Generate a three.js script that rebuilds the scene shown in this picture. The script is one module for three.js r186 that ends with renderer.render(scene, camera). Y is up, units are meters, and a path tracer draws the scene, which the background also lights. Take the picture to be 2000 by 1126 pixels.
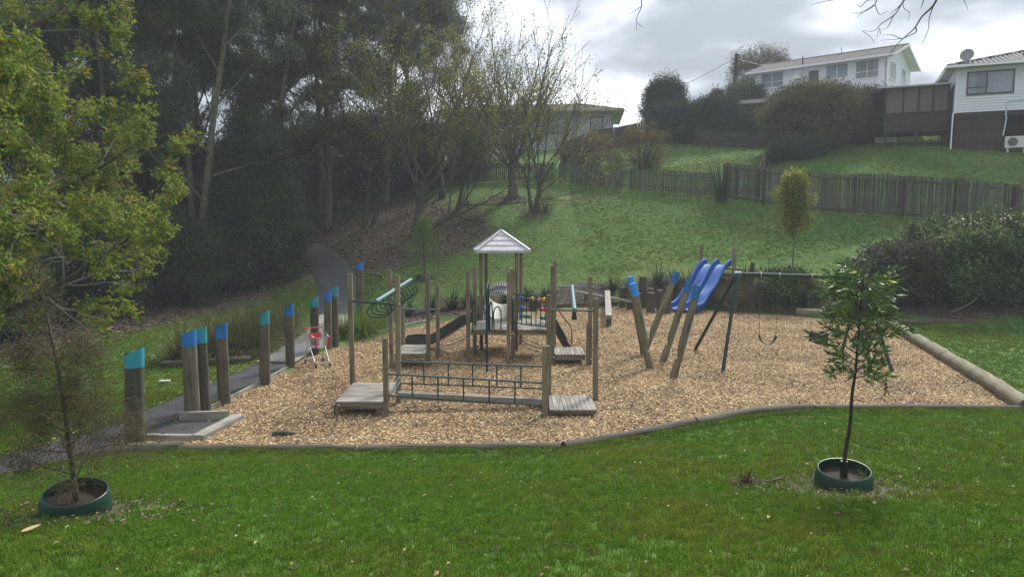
import * as THREE from 'three';
import { mergeGeometries } from 'three/addons/utils/BufferGeometryUtils.js';
import { ImprovedNoise } from 'three/addons/math/ImprovedNoise.js';

// ---------------------------------------------------------------- camera, sky, sun, exposure
const scene = new THREE.Scene();
const camera = new THREE.PerspectiveCamera(44.1, 2000 / 1126, 0.1, 900);
camera.position.set(0, 4.1, 0);
camera.rotation.set(-0.0990, 0, 0);
const renderer = new THREE.WebGLRenderer({ antialias: true });
renderer.toneMapping = THREE.LinearToneMapping;
renderer.toneMappingExposure = 1.95;
renderer.shadowMap.enabled = true;

const SUN_AZ = 28 * Math.PI / 180, SUN_EL = 44 * Math.PI / 180;      // azimuth right of the view axis
const sunDir = new THREE.Vector3(Math.sin(SUN_AZ) * Math.cos(SUN_EL), Math.sin(SUN_EL), -Math.cos(SUN_AZ) * Math.cos(SUN_EL));
const sun = new THREE.DirectionalLight(new THREE.Color(1.0, 0.95, 0.86), 2.8);
sun.name = 'sun';
sun.position.copy(sunDir).multiplyScalar(120).add(new THREE.Vector3(0, 0, -30));
sun.target.position.set(0, 0, -30);
sun.castShadow = true; sun.shadow.radius = 22;
Object.assign(sun.shadow.camera, { left: -60, right: 60, top: 60, bottom: -60, near: 1, far: 300 });
sun.shadow.mapSize.set(4096, 4096);
scene.add(sun, sun.target);

scene.fog = new THREE.FogExp2(new THREE.Color(0.80, 0.85, 0.90), 0.0013);
const perlin = new ImprovedNoise();
function fbm3(x, y, z, oct) { let s = 0, a = 0.5, f = 1; for (let i = 0; i < oct; i++) { s += a * perlin.noise(x * f, y * f, z * f + i * 7.3); f *= 2.03; a *= 0.52; } return s; }
function sstep(a, b, x) { const t = Math.min(1, Math.max(0, (x - a) / (b - a))); return t * t * (3 - 2 * t); }
{ // broken grey cloud deck, brighter towards the veiled sun
  const W = 2048, Hh = 1024, data = new Float32Array(W * Hh * 4);
  for (let j = 0; j < Hh; j++) {
    const el = ((j + 0.5) / Hh - 0.5) * Math.PI, ce = Math.cos(el), se = Math.sin(el);
    for (let i = 0; i < W; i++) {
      const az = ((i + 0.5) / W - 0.5) * 2 * Math.PI, dx = Math.cos(az) * ce, dz = Math.sin(az) * ce, dy = se;
      const k = (j * W + i) * 4;
      if (dy < -0.02) { data[k] = 0.30; data[k + 1] = 0.31; data[k + 2] = 0.32; data[k + 3] = 1; continue; }
      const d = 1 / (Math.max(dy, 0) + 0.28), px = dx * d, pz = dz * d;
      const w1 = fbm3(px * 0.9 + 3.1, pz * 0.9, 1.7, 3) * 0.9, w2 = fbm3(px * 0.9, pz * 0.9 + 8.2, 4.4, 3) * 0.9;
      const big = fbm3(px * 1.05 + w1 + 5.0, 2.0, pz * 1.05 + w2, 6), mid = fbm3(px * 3.1 + w2, 9.0, pz * 3.1 + w1, 5);
      const t = big + 0.42 * mid;
      const lit = sstep(-0.17, 0.27, t);
      const cs = dx * sunDir.x + dy * sunDir.y + dz * sunDir.z;
      const glow = 0.26 * Math.exp((cs - 1) * 7) + 0.10 * Math.exp((cs - 1) * 2.2);
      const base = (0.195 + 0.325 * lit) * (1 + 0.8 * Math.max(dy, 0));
      const low = 0.10 * Math.exp(-Math.max(dy, 0) * 9);
      const blue = 1 - lit;
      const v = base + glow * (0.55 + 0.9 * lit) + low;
      data[k] = v * (0.94 - 0.10 * blue); data[k + 1] = v * (0.97 - 0.035 * blue); data[k + 2] = v * (1.03 + 0.03 * blue); data[k + 3] = 1;
    }
  }
  const sky = new THREE.DataTexture(data, W, Hh, THREE.RGBAFormat, THREE.FloatType);
  sky.mapping = THREE.EquirectangularReflectionMapping; sky.magFilter = THREE.LinearFilter; sky.needsUpdate = true;
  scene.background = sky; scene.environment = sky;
}

// ---------------------------------------------------------------- helpers
function rngOf(seed) { let a = seed >>> 0; return () => { a = (a + 0x6D2B79F5) >>> 0; let t = Math.imul(a ^ (a >>> 15), 1 | a); t = (t + Math.imul(t ^ (t >>> 7), 61 | t)) ^ t; return ((t ^ (t >>> 14)) >>> 0) / 4294967296; }; }
const V = (x, y, z) => new THREE.Vector3(x, y, z);
const UP = V(0, 1, 0), TAU = Math.PI * 2;
const lin = (r, g, b) => new THREE.Color().setRGB(r, g, b);
const used = new Map();
function numbered(name) { const n = used.get(name) || 0; used.set(name, n + 1); return n ? `${name}_${String(n).padStart(3, '0')}` : name; }
function shade(o) { o.castShadow = true; o.receiveShadow = true; return o; }
function tag(o, label, category, group, kind) { o.userData.label = label; if (category) o.userData.category = category; if (group) o.userData.group = group; if (kind) o.userData.kind = kind; return o; }
function thing(name, label, category, x = 0, y = 0, z = 0, turn = 0, group) { const o = new THREE.Group(); o.name = numbered(name); o.position.set(x, y, z); o.rotation.y = turn; scene.add(o); return tag(o, label, category, group); }
function solo(name, geo, mat, label, category, group, kind) { const m = shade(new THREE.Mesh(geo, mat)); m.name = numbered(name); scene.add(m); return tag(m, label, category, group, kind); }
function structure(name, geo, mat, label) { const m = shade(new THREE.Mesh(geo, mat)); m.name = name; m.userData.kind = 'structure'; if (label) m.userData.label = label; scene.add(m); return m; }
// geometry given in world metres, hung under a thing that stands unturned at its base
function part(parent, name, geo, mat) {
  const m = shade(new THREE.Mesh(geo, mat)); m.name = name;
  const off = V(0, 0, 0); for (let p = parent; p && p !== scene; p = p.parent) off.add(p.position);
  m.position.sub(off); parent.add(m); return m;
}
// geometry given in the parent's own axes
function piece(parent, name, geo, mat, x = 0, y = 0, z = 0) { const m = shade(new THREE.Mesh(geo, mat)); m.name = name; m.position.set(x, y, z); parent.add(m); return m; }
function sub(parent, name) { const g = new THREE.Group(); g.name = name; parent.add(g); return g; }

class Build {
  constructor() { this.p = []; this.n = []; this.u = []; this.i = []; }
  vert(x, y, z, nx, ny, nz, u, v) { this.p.push(x, y, z); this.n.push(nx, ny, nz); this.u.push(u, v); return this.p.length / 3 - 1; }
  quad(a, b, c, d, su = 1, sv = 1, u0 = 0, v0 = 0) {   // flat, corners counter-clockwise
    const n = b.clone().sub(a).cross(d.clone().sub(a)).normalize(), w = b.distanceTo(a) * su, h = d.distanceTo(a) * sv;
    const k = this.vert(a.x, a.y, a.z, n.x, n.y, n.z, u0, v0); this.vert(b.x, b.y, b.z, n.x, n.y, n.z, u0 + w, v0); this.vert(c.x, c.y, c.z, n.x, n.y, n.z, u0 + w, v0 + h); this.vert(d.x, d.y, d.z, n.x, n.y, n.z, u0, v0 + h);
    this.i.push(k, k + 1, k + 2, k, k + 2, k + 3); return this;
  }
  tri(a, b, c) { const n = b.clone().sub(a).cross(c.clone().sub(a)).normalize(), k = this.vert(a.x, a.y, a.z, n.x, n.y, n.z, 0, 0); this.vert(b.x, b.y, b.z, n.x, n.y, n.z, b.distanceTo(a), 0); this.vert(c.x, c.y, c.z, n.x, n.y, n.z, 0, c.distanceTo(a)); this.i.push(k, k + 1, k + 2); return this; }
  box(x0, y0, z0, x1, y1, z1) {
    const A = V(x0, y0, z0), B = V(x1, y0, z0), C = V(x1, y1, z0), D = V(x0, y1, z0), E = V(x0, y0, z1), F = V(x1, y0, z1), G = V(x1, y1, z1), H2 = V(x0, y1, z1);
    return this.quad(E, F, G, H2).quad(B, A, D, C).quad(A, E, H2, D).quad(F, B, C, G).quad(H2, G, C, D).quad(A, B, F, E);
  }
  tube(pts, rad, sides = 6, caps = true, wob = 0, rnd = null) {
    const n = pts.length; let ref = Math.abs(pts[1].clone().sub(pts[0]).normalize().y) > 0.9 ? V(1, 0, 0) : V(0, 1, 0), prev = -1, len = 0;
    for (let k = 0; k < n; k++) {
      const t = (k < n - 1 ? pts[k + 1].clone().sub(pts[k]) : pts[k].clone().sub(pts[k - 1]));
      if (k > 0 && k < n - 1) t.normalize().add(pts[k].clone().sub(pts[k - 1]).normalize());
      t.normalize(); if (k) len += pts[k].distanceTo(pts[k - 1]);
      const b = t.clone().cross(ref).normalize(), a = b.clone().cross(t).normalize(); ref = a;
      const r = Array.isArray(rad) ? rad[k] : rad, start = this.p.length / 3;
      for (let s = 0; s <= sides; s++) {
        const g = (s % sides) / sides * TAU, c = Math.cos(g), q = Math.sin(g), nx = a.x * c + b.x * q, ny = a.y * c + b.y * q, nz = a.z * c + b.z * q;
        const rr = r * (1 + (wob ? wob * fbm3(nx * 1.3 + pts[k].x, ny * 1.3 + len * 1.7, nz * 1.3 + pts[k].z, 2) : 0));
        this.vert(pts[k].x + nx * rr, pts[k].y + ny * rr, pts[k].z + nz * rr, nx, ny, nz, s / sides * TAU * Math.max(r, 0.01), len);
      }
      if (k) for (let s = 0; s < sides; s++) { const A = prev + s, B = start + s; this.i.push(A, A + 1, B + 1, A, B + 1, B); }
      if (caps && (k === 0 || k === n - 1)) {
        const sgn = k ? 1 : -1, c0 = this.vert(pts[k].x, pts[k].y, pts[k].z, t.x * sgn, t.y * sgn, t.z * sgn, 0, 0);
        for (let s = 0; s <= sides; s++) { const o = (start + s) * 3; this.vert(this.p[o], this.p[o + 1], this.p[o + 2], t.x * sgn, t.y * sgn, t.z * sgn, (this.p[o] - pts[k].x) * 1, (this.p[o + 2] - pts[k].z) * 1); }
        for (let s = 0; s < sides; s++) { const A = c0 + 1 + s; if (sgn > 0) this.i.push(c0, A, A + 1); else this.i.push(c0, A + 1, A); }
      }
      prev = start;
    }
    return this;
  }
  geo() {
    const g = new THREE.BufferGeometry();
    g.setAttribute('position', new THREE.BufferAttribute(new Float32Array(this.p), 3)); g.setAttribute('normal', new THREE.BufferAttribute(new Float32Array(this.n), 3)); g.setAttribute('uv', new THREE.BufferAttribute(new Float32Array(this.u), 2));
    g.setIndex(new THREE.BufferAttribute(new Uint32Array(this.i), 1)); return g;
  }
}
const tubeGeo = (pts, r, sides = 8, caps = true, wob = 0) => new Build().tube(pts, r, sides, caps, wob).geo();
const boxGeo = (x0, y0, z0, x1, y1, z1) => new Build().box(x0, y0, z0, x1, y1, z1).geo();
// a sawn timber with eased edges along its own y, from 0 to L; its uv run along the grain in metres
function timber(w, d, L, ch = 0.008, uo = 0) {
  const b = new Build(), a = w / 2, c = d / 2, s = [[a - ch, c], [-a + ch, c], [-a, c - ch], [-a, -c + ch], [-a + ch, -c], [a - ch, -c], [a, -c + ch], [a, c - ch]];
  let u = uo;
  for (let k = 0; k < 8; k++) { const [x0, z0] = s[k], [x1, z1] = s[(k + 1) % 8]; b.quad(V(x1, 0, z1), V(x0, 0, z0), V(x0, L, z0), V(x1, L, z1), 1, 1, u, uo * 3.7); u += Math.hypot(x1 - x0, z1 - z0); }
  for (const [y, sg] of [[L, 1], [0, -1]]) { const k = b.p.length / 3; for (const [x, z] of s) b.vert(x, y, z, 0, sg, 0, x + uo, z); for (let m = 1; m < 7; m++) sg > 0 ? b.i.push(k, k + m + 1, k + m) : b.i.push(k, k + m, k + m + 1); }
  return b.geo();
}
// turn a timber so that it runs from p to q, its w side kept level
function along(geo, p, q) {
  const y = q.clone().sub(p).normalize(), x = Math.abs(y.y) > 0.99 ? V(1, 0, 0) : V(0, 1, 0).cross(y).normalize().negate(), z = x.clone().cross(y).normalize();
  const xx = y.clone().cross(z).normalize();
  return geo.applyMatrix4(new THREE.Matrix4().makeBasis(xx, y, z).setPosition(p));
}
let timberSeed = 1;
const bar = (p, q, w, d, ch = 0.006) => along(timber(w, d, p.distanceTo(q), ch, (timberSeed = (timberSeed * 7.31 + 0.37) % 5)), p, q);
const smooth = (pts, n) => new THREE.CatmullRomCurve3(pts, false, 'centripetal').getPoints(n);

// ---------------------------------------------------------------- textures: grain, speckle, bark
function lattice(seed, n) { const r = rngOf(seed), a = new Float32Array(n * n); for (let i = 0; i < n * n; i++) a[i] = r(); return a; }
function tileNoise(seed, nx, ny) { // value noise that repeats over the unit square
  const L = lattice(seed, 64);
  return (u, v) => { const x = u * nx, y = v * ny, x0 = Math.floor(x), y0 = Math.floor(y), fx = x - x0, fy = y - y0, sx = fx * fx * (3 - 2 * fx), sy = fy * fy * (3 - 2 * fy);
    const at = (i, j) => L[(((j % ny) + ny) % ny % 64) * 64 + ((i % nx) + nx) % nx % 64];
    return (at(x0, y0) * (1 - sx) + at(x0 + 1, y0) * sx) * (1 - sy) + (at(x0, y0 + 1) * (1 - sx) + at(x0 + 1, y0 + 1) * sx) * sy; };
}
function texture(w, h, f, size, srgb = true) { // f(u, v) -> [r, g, b] or grey, 0..1; size: metres that one repeat covers
  const d = new Uint8Array(w * h * 4);
  for (let j = 0; j < h; j++) for (let i = 0; i < w; i++) { let c = f((i + 0.5) / w, (j + 0.5) / h); if (typeof c === 'number') c = [c, c, c]; const k = (j * w + i) * 4; for (let m = 0; m < 3; m++) d[k + m] = Math.max(0, Math.min(255, c[m] * 255)); d[k + 3] = 255; }
  const t = new THREE.DataTexture(d, w, h, THREE.RGBAFormat, THREE.UnsignedByteType);
  t.wrapS = t.wrapT = THREE.RepeatWrapping; t.magFilter = THREE.LinearFilter; t.minFilter = THREE.LinearMipmapLinearFilter; t.generateMipmaps = true; t.repeat.set(1 / size[0], 1 / size[1]); if (srgb) t.colorSpace = THREE.SRGBColorSpace; t.needsUpdate = true; return t;
}
const mix3 = (a, b, t) => [a[0] + (b[0] - a[0]) * t, a[1] + (b[1] - a[1]) * t, a[2] + (b[2] - a[2]) * t];
const T = {};
{
  const a = tileNoise(11, 48, 3), b = tileNoise(12, 60, 8), c = tileNoise(13, 6, 5), e = tileNoise(14, 24, 2), k = tileNoise(15, 30, 40);
  const grain = (u, v) => { const wv = (c(u, v) - 0.5) * 0.05; return 0.5 * a((u + wv + 1) % 1, v) + 0.3 * b((u + wv + 1) % 1, v) + 0.2 * k(u, v); };
  const crack = (u, v) => { const g = e((u + (c(u, v) - 0.5) * 0.06 + 1) % 1, v); return g > 0.80 ? Math.min(1, (g - 0.80) * 9) : 0; };
  T.wood = texture(256, 512, (u, v) => { const g = grain(u, v), s = 0.62 + 0.5 * g - 0.34 * crack(u, v) + 0.16 * (c(u, v) - 0.5); return [s, s * 0.985, s * 0.955]; }, [0.35, 1.6]);
  T.woodBump = texture(256, 512, (u, v) => 0.5 + 0.4 * (grain(u, v) - 0.5) - 0.4 * crack(u, v), [0.35, 1.6], false);
  const p = tileNoise(21, 7, 7), q = tileNoise(22, 23, 23), r = tileNoise(23, 61, 61);
  T.patch = texture(512, 512, (u, v) => { const s = 0.62 + 0.30 * p(u, v) + 0.24 * q(u, v) + 0.20 * r(u, v); return [s * (0.94 + 0.14 * q(u, v)), s, s * (0.92 + 0.1 * p(v, u))]; }, [6.3, 6.3]);
  const s1 = tileNoise(31, 64, 64), s2 = tileNoise(32, 64, 64), s3 = tileNoise(33, 9, 9);
  T.asphalt = texture(512, 512, (u, v) => { const x = (u * 3) % 1, y = (v * 3) % 1, m = s1(x, y), n = s2((x * 2) % 1, (y * 2) % 1); return 0.52 + 0.42 * m * n + 0.2 * (n - 0.5) + 0.22 * (s3(u, v) - 0.5) + (m > 0.93 ? 0.3 : 0); }, [2.2, 2.2]);
  T.asphaltBump = texture(256, 256, (u, v) => s2((u * 2) % 1, (v * 2) % 1), [0.7, 0.7], false);
  const b1 = tileNoise(41, 14, 5), b2 = tileNoise(42, 30, 16), b3 = tileNoise(43, 4, 3);
  T.bark = texture(256, 256, (u, v) => { const s = 0.45 + 0.35 * b1(u, v) + 0.35 * b2(u, v); return mix3([s, s * 0.97, s * 0.92], [s * 0.93, s, s * 0.86], b3(u, v)); }, [0.6, 1.1]);
  T.barkBump = texture(256, 256, (u, v) => 0.6 * b1(u, v) + 0.4 * b2(u, v), [0.6, 1.1], false);
  T.soft = texture(256, 256, (u, v) => 0.82 + 0.12 * q(u, v) + 0.1 * p(u, v), [1.1, 1.1]);
  T.lichen = texture(256, 512, (u, v) => { const g = grain(u, v), w = sstep(0.45, 0.75, 0.6 * c(u, v) + 0.4 * p(u, v)); return mix3([0.60 + 0.4 * g, 0.58 + 0.4 * g, 0.55 + 0.38 * g], [0.66 + 0.3 * g, 0.80 + 0.25 * g, 0.66 + 0.28 * g], w); }, [0.8, 2.1]);
  const ch = tileNoise(51, 50, 50), ch2 = tileNoise(52, 25, 60), ch3 = tileNoise(53, 60, 22);
  T.chip = texture(512, 512, (u, v) => { const m = Math.max(ch2(u, v), ch3((u * 1.0 + 0.37) % 1, v)), n = ch(u, v), s = 0.35 + 0.75 * m * (0.5 + 0.5 * n) + 0.12 * (p(u, v) - 0.5); return [s, s * 0.96, s * 0.88]; }, [1.4, 1.4]);
}
const std = (r, g, b, rough = 0.85, more = {}) => new THREE.MeshStandardMaterial({ color: lin(r, g, b), roughness: rough, ...more });
const phys = (r, g, b, rough, more) => new THREE.MeshPhysicalMaterial({ color: lin(r, g, b), roughness: rough, ...more });
const wood = (r, g, b, bump = 0.004) => std(r, g, b, 0.88, { map: T.wood, bumpMap: T.woodBump, bumpScale: bump });
const leafMat = (r = 1, g = 1, b = 1, through = 0.35, rough = 0.75, shine = 0.28) => phys(r, g, b, rough, { side: THREE.DoubleSide, transmission: through, thickness: 0, ior: 1.3, specularIntensity: shine });
const M = {
  post: [wood(0.23, 0.205, 0.145), wood(0.20, 0.175, 0.13), wood(0.26, 0.225, 0.16)],
  deck: [wood(0.33, 0.325, 0.31), wood(0.29, 0.28, 0.265), wood(0.37, 0.36, 0.345), wood(0.25, 0.24, 0.225)],
  log: [wood(0.21, 0.195, 0.13, 0.006), wood(0.18, 0.165, 0.115, 0.006), wood(0.24, 0.22, 0.15, 0.006)],
  logDark: [wood(0.095, 0.085, 0.066, 0.014), wood(0.12, 0.105, 0.08, 0.014)],
  board: wood(0.36, 0.35, 0.32),
  bollard: [wood(0.085, 0.078, 0.058, 0.006), wood(0.17, 0.155, 0.115, 0.006), wood(0.13, 0.118, 0.085, 0.006)],
  green: phys(0.016, 0.048, 0.043, 0.65, { map: T.soft, specularIntensity: 0.5 }), greenLight: std(0.085, 0.19, 0.21, 0.5, { map: T.soft }), rail: std(0.045, 0.085, 0.085, 0.55, { map: T.soft }),
  steel: std(0.55, 0.56, 0.57, 0.35, { metalness: 0.9 }), galv: std(0.42, 0.44, 0.45, 0.5, { metalness: 0.55 }), chain: std(0.20, 0.20, 0.20, 0.5, { metalness: 0.6 }),
  black: std(0.012, 0.013, 0.014, 0.5), red: std(0.50, 0.018, 0.03, 0.4), plasticRoof: std(0.50, 0.488, 0.525, 0.6, { map: T.soft }),
  blueSlide: phys(0.004, 0.075, 0.32, 0.55, { specularIntensity: 0.35 }), navy: std(0.020, 0.034, 0.048, 0.35),
  capBlue: std(0.010, 0.155, 0.48, 0.6, { map: T.patch, bumpMap: T.woodBump, bumpScale: 0.004 }), capTeal: std(0.020, 0.26, 0.36, 0.6, { map: T.patch, bumpMap: T.woodBump, bumpScale: 0.004 }), capBright: std(0.02, 0.26, 0.72, 0.5),
  bark: [std(0.11, 0.10, 0.085, 0.95, { map: T.bark, bumpMap: T.barkBump, bumpScale: 0.02 }), std(0.23, 0.215, 0.195, 0.95, { map: T.bark, bumpMap: T.barkBump, bumpScale: 0.02 }), std(0.075, 0.065, 0.055, 0.95, { map: T.bark, bumpMap: T.barkBump, bumpScale: 0.015 })],
  twig: std(0.105, 0.092, 0.078, 0.9), twigGrey: std(0.17, 0.155, 0.135, 0.9),
  asphalt: std(0.092, 0.096, 0.108, 0.92, { map: T.asphalt, bumpMap: T.asphaltBump, bumpScale: 0.004 }),
  soil: std(0.038, 0.029, 0.022, 1, { map: T.patch }),
  white: std(0.78, 0.785, 0.87, 0.6), trim: std(0.78, 0.77, 0.82, 0.5), glass: phys(1, 1, 1, 0.03, { transmission: 1, thickness: 0, ior: 1.5 }),
  curtain: std(0.55, 0.57, 0.62, 0.9), brown: wood(0.055, 0.036, 0.03), brownFrame: std(0.05, 0.035, 0.03, 0.5),
};
// ---------------------------------------------------------------- lie of the land
const CTRL=[[-14.0,0.0,2.50],[-14.0,6.0,3.10],[-9.0,0.0,2.50],[-9.0,6.0,3.10],[-4.0,0.0,2.50],[-4.0,6.0,3.10],[0.0,0.0,2.50],[0.0,6.0,3.10],[4.0,0.0,2.50],[4.0,6.0,3.10],[9.0,0.0,2.50],[9.0,6.0,3.10],[14.0,0.0,2.50],[14.0,6.0,3.10],[4.0,-8.2,0.91],[-4.5,-7.0,1.13],[-6.0,-12.0,0.12],[-3.0,-12.0,0.12],[0.9,-12.1,0.12],[2.4,-12.8,0.12],[5.2,-14.3,0.12],[8.0,-14.6,0.12],[10.7,-14.6,0.12],[13.0,-14.5,0.25],[14.0,-18.0,0.05],[16.0,-22.0,0.02],[20.0,-26.0,0.05],[15.0,-26.5,0.02],[19.0,-16.0,0.40],[24.0,-22.0,0.60],[-8.6,-9.6,0.25],[-8.0,-12.0,0.05],[-7.3,-16.0,0.00],[-7.0,-21.0,0.00],[-7.0,-26.0,0.00],[-7.6,-30.0,0.02],[-12.0,-14.0,-0.05],[-12.0,-21.0,-0.10],[-16.0,-20.0,-0.20],[-11.0,-27.0,0.00],[-15.0,-28.0,-0.10],[-12.0,-34.0,0.15],[-11.0,-9.0,0.50],[-16.0,-10.0,0.30],[-24.0,-20.0,-0.40],[-30.0,-32.0,-0.60],[-22.0,-34.0,-0.30],[-17.0,-38.0,0.30],[-40.0,-20.0,-0.60],[-40.0,-45.0,0.00],[-28.0,-50.0,1.00],[-13.0,-40.0,0.80],[-9.8,-35.0,0.70],[-11.0,-38.0,1.24],[-12.4,-41.0,1.75],[-14.4,-44.0,2.05],[-9.0,-39.0,1.30],[-10.9,-42.0,1.84],[-12.9,-45.0,2.33],[-15.4,-47.0,2.66],[-4.0,-27.0,0.02],[0.0,-29.0,0.02],[4.0,-31.0,0.02],[8.0,-31.0,0.02],[12.0,-29.0,0.02],[13.5,-27.0,0.02],[-5.0,-24.0,0.00],[-3.0,-24.0,0.00],[0.0,-20.0,0.00],[6.0,-20.0,0.00],[10.0,-20.0,0.00],[4.0,-26.0,0.00],[9.0,-26.0,0.00],[-6.4,-35.5,1.17],[2.6,-36.0,1.00],[2.5,-34.0,0.55],[2.9,-41.0,2.78],[7.4,-41.5,3.36],[1.5,-46.0,4.43],[0.1,-49.0,5.60],[-3.6,-47.0,4.67],[-5.9,-43.0,3.12],[-4.7,-50.0,5.34],[-16.4,-52.0,4.29],[-11.1,-52.0,5.02],[-9.9,-46.0,3.28],[-2.8,-39.0,2.01],[13.6,-34.5,1.45],[16.8,-39.0,3.40],[12.3,-38.0,2.61],[2.3,-53.0,6.66],[5.5,-51.0,6.38],[10.3,-48.0,5.80],[13.0,-44.0,5.32],[15.1,-42.3,4.91],[19.8,-39.5,4.35],[23.2,-36.0,3.82],[27.0,-33.2,3.10],[10.0,-34.5,1.50],[8.5,-34.0,1.30],[12.5,-33.0,1.40],[15.5,-31.0,1.20],[20.0,-30.5,1.40],[19.0,-34.0,2.70],[11.3,-53.0,7.59],[16.2,-57.0,9.13],[20.8,-61.0,10.04],[22.9,-46.0,7.45],[27.1,-51.0,9.24],[30.3,-47.5,8.56],[33.6,-45.5,8.12],[9.8,-55.0,7.80],[6.6,-58.0,9.22],[12.5,-62.0,10.66],[0.0,-63.0,9.66],[24.0,-64.0,11.50],[35.0,-64.0,12.50],[36.0,-52.0,9.60],[45.0,-45.0,9.50],[60.0,-60.0,13.00],[30.0,-80.0,14.00],[10.0,-75.0,11.00],[-10.0,-62.0,6.00],[-10.0,-80.0,6.00],[-30.0,-70.0,3.00],[-60.0,-40.0,-1.00],[60.0,-20.0,5.00],[60.0,0.0,4.00],[-60.0,0.0,1.00],[-60.0,-90.0,3.00],[0.0,-100.0,8.00],[50.0,-100.0,15.00],[-20.0,-58.0,4.00]];
let groundRaw;
{ // a smooth surface through surveyed heights [x, z, height]
  const n = CTRL.length, N = n + 3, A = [], phi = (dx, dz) => Math.sqrt(dx * dx + dz * dz + 2.2);
  for (let i = 0; i < n; i++) { const r = new Float64Array(N + 1); for (let j = 0; j < n; j++) r[j] = phi(CTRL[i][0] - CTRL[j][0], CTRL[i][1] - CTRL[j][1]) - (i === j ? 0.4 : 0); r[n] = 1; r[n + 1] = CTRL[i][0]; r[n + 2] = CTRL[i][1]; r[N] = CTRL[i][2]; A.push(r); }
  for (let k = 0; k < 3; k++) { const r = new Float64Array(N + 1); for (let j = 0; j < n; j++) r[j] = k ? CTRL[j][k - 1] : 1; A.push(r); }
  for (let c = 0; c < N; c++) { let p = c; for (let r = c + 1; r < N; r++) if (Math.abs(A[r][c]) > Math.abs(A[p][c])) p = r; [A[c], A[p]] = [A[p], A[c]]; for (let r = 0; r < N; r++) if (r !== c && A[r][c]) { const f = A[r][c] / A[c][c]; for (let k = c; k <= N; k++) A[r][k] -= f * A[c][k]; } }
  const w = A.map((r, i) => r[N] / r[i]);
  groundRaw = (x, z) => { x = Math.max(-62, Math.min(62, x)); z = Math.max(-102, Math.min(7, z)); let s = w[n] + w[n + 1] * x + w[n + 2] * z; for (let j = 0; j < n; j++) s += w[j] * phi(x - CTRL[j][0], z - CTRL[j][1]); return s; };
}
// outline of the wood-chip area [x, z]
const PLAY = [[-7.0, -12.25], [-3, -12.2], [0.9, -12.35], [2.4, -13.15], [5.16, -14.65], [7.0, -14.95], [10.7, -14.85], [11.4, -15.5], [12.9, -21], [14.4, -26.6], [13.2, -28.2], [11.8, -29.4], [9.5, -30.6], [7.6, -31.6], [5.0, -32.6], [2.4, -32.0], [-0.6, -30.0], [-3.2, -27.4], [-4.6, -24.7], [-5.7, -22.3], [-6.05, -19], [-6.36, -16.5], [-6.6, -14.2], [-6.9, -13]];
function inside(poly, x, z) { let c = false; for (let i = 0, j = poly.length - 1; i < poly.length; j = i++) { const [xi, zi] = poly[i], [xj, zj] = poly[j]; if ((zi > z) !== (zj > z) && x < (xj - xi) * (z - zi) / (zj - zi) + xi) c = !c; } return c; }
function segDist(x, z, a, b) { const dx = b[0] - a[0], dz = b[1] - a[1], t = Math.max(0, Math.min(1, ((x - a[0]) * dx + (z - a[1]) * dz) / (dx * dx + dz * dz))); return [Math.hypot(x - a[0] - t * dx, z - a[1] - t * dz), t]; }
function playDist(x, z) { let d = 1e9; for (let i = 0; i < PLAY.length; i++) d = Math.min(d, segDist(x, z, PLAY[i], PLAY[(i + 1) % PLAY.length])[0]); return inside(PLAY, x, z) ? -d : d; }
// centre line of the path [x, z, half width]
const PATH = [[-10.2, -6.5, 0.5], [-9.4, -8.4, 0.5], [-8.6, -10.2, 0.5], [-7.95, -11.8, 0.5], [-7.5, -13.3, 0.5], [-7.12, -16, 0.5], [-6.8, -18.2, 0.52], [-6.65, -19.7, 0.55], [-6.62, -22, 0.55], [-6.75, -25, 0.6], [-7.3, -29.4, 0.7], [-8.05, -32.5, 0.8], [-8.8, -35.5, 0.9], [-9.8, -38.5, 1.0], [-11.4, -41.9, 1.0], [-14.2, -45.2, 1.0], [-18.5, -48.2, 1.0], [-24, -50, 1.0]];
function pathDist(x, z) { let d = 1e9; for (let i = 0; i < PATH.length - 1; i++) { const [e, t] = segDist(x, z, PATH[i], PATH[i + 1]); d = Math.min(d, e - (PATH[i][2] * (1 - t) + PATH[i + 1][2] * t)); } return d; }
const axis = (parts) => { const a = []; for (const [from, to, step] of parts) for (let v = from; v < to - 1e-6; v += step) a.push(v); a.push(parts[parts.length - 1][1]); return a; };
const AX = axis([[-230, -62, 28], [-62, -34, 0.8], [-34, -10, 0.4], [-10, 16, 0.25], [16, 34, 0.4], [34, 64, 0.8], [64, 232, 28]]), AZ = axis([[-260, -104, 26], [-104, -66, 0.8], [-66, -33.5, 0.4], [-33.5, -4, 0.25], [-4, 8, 0.6], [8, 68, 20]]);
const GH = new Float32Array(AX.length * AZ.length);
const LITTER = (x, z) => { // how much dead leaf covers the ground, from the leaf fall under the trees at the head of the path
  const e = fbm3(x * 0.35, 3.3, z * 0.35, 4) * 2.2;
  let v = sstep(-0.4, 1.6, -segDist(x, z, [-7.2, -43.5], [-19, -53])[0] + 6.6 + e);
  v = Math.max(v, sstep(0, 1.4, 1.4 + e * 0.7 - Math.hypot(x - 1.5, z + 45.8)), sstep(0, 1.4, 1.7 + e * 0.7 - Math.hypot(x, z + 48.6)), sstep(0, 1.2, 1.5 + e * 0.7 - Math.hypot(x + 3.4, z + 46.6)), 0.85 * sstep(0, 1.6, 2.2 + e * 0.8 - Math.hypot(x + 5.5, z + 43)));
  v = Math.max(v, sstep(-0.6, 1.0, -segDist(x, z, [-12.6, -38.8], [-22, -31.5])[0] + 1.7 + e * 0.7), sstep(-1, 2, -14.5 - x - 0.28 * (z + 22) + e) * sstep(-10, -14, z));
  return v;
};
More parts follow.
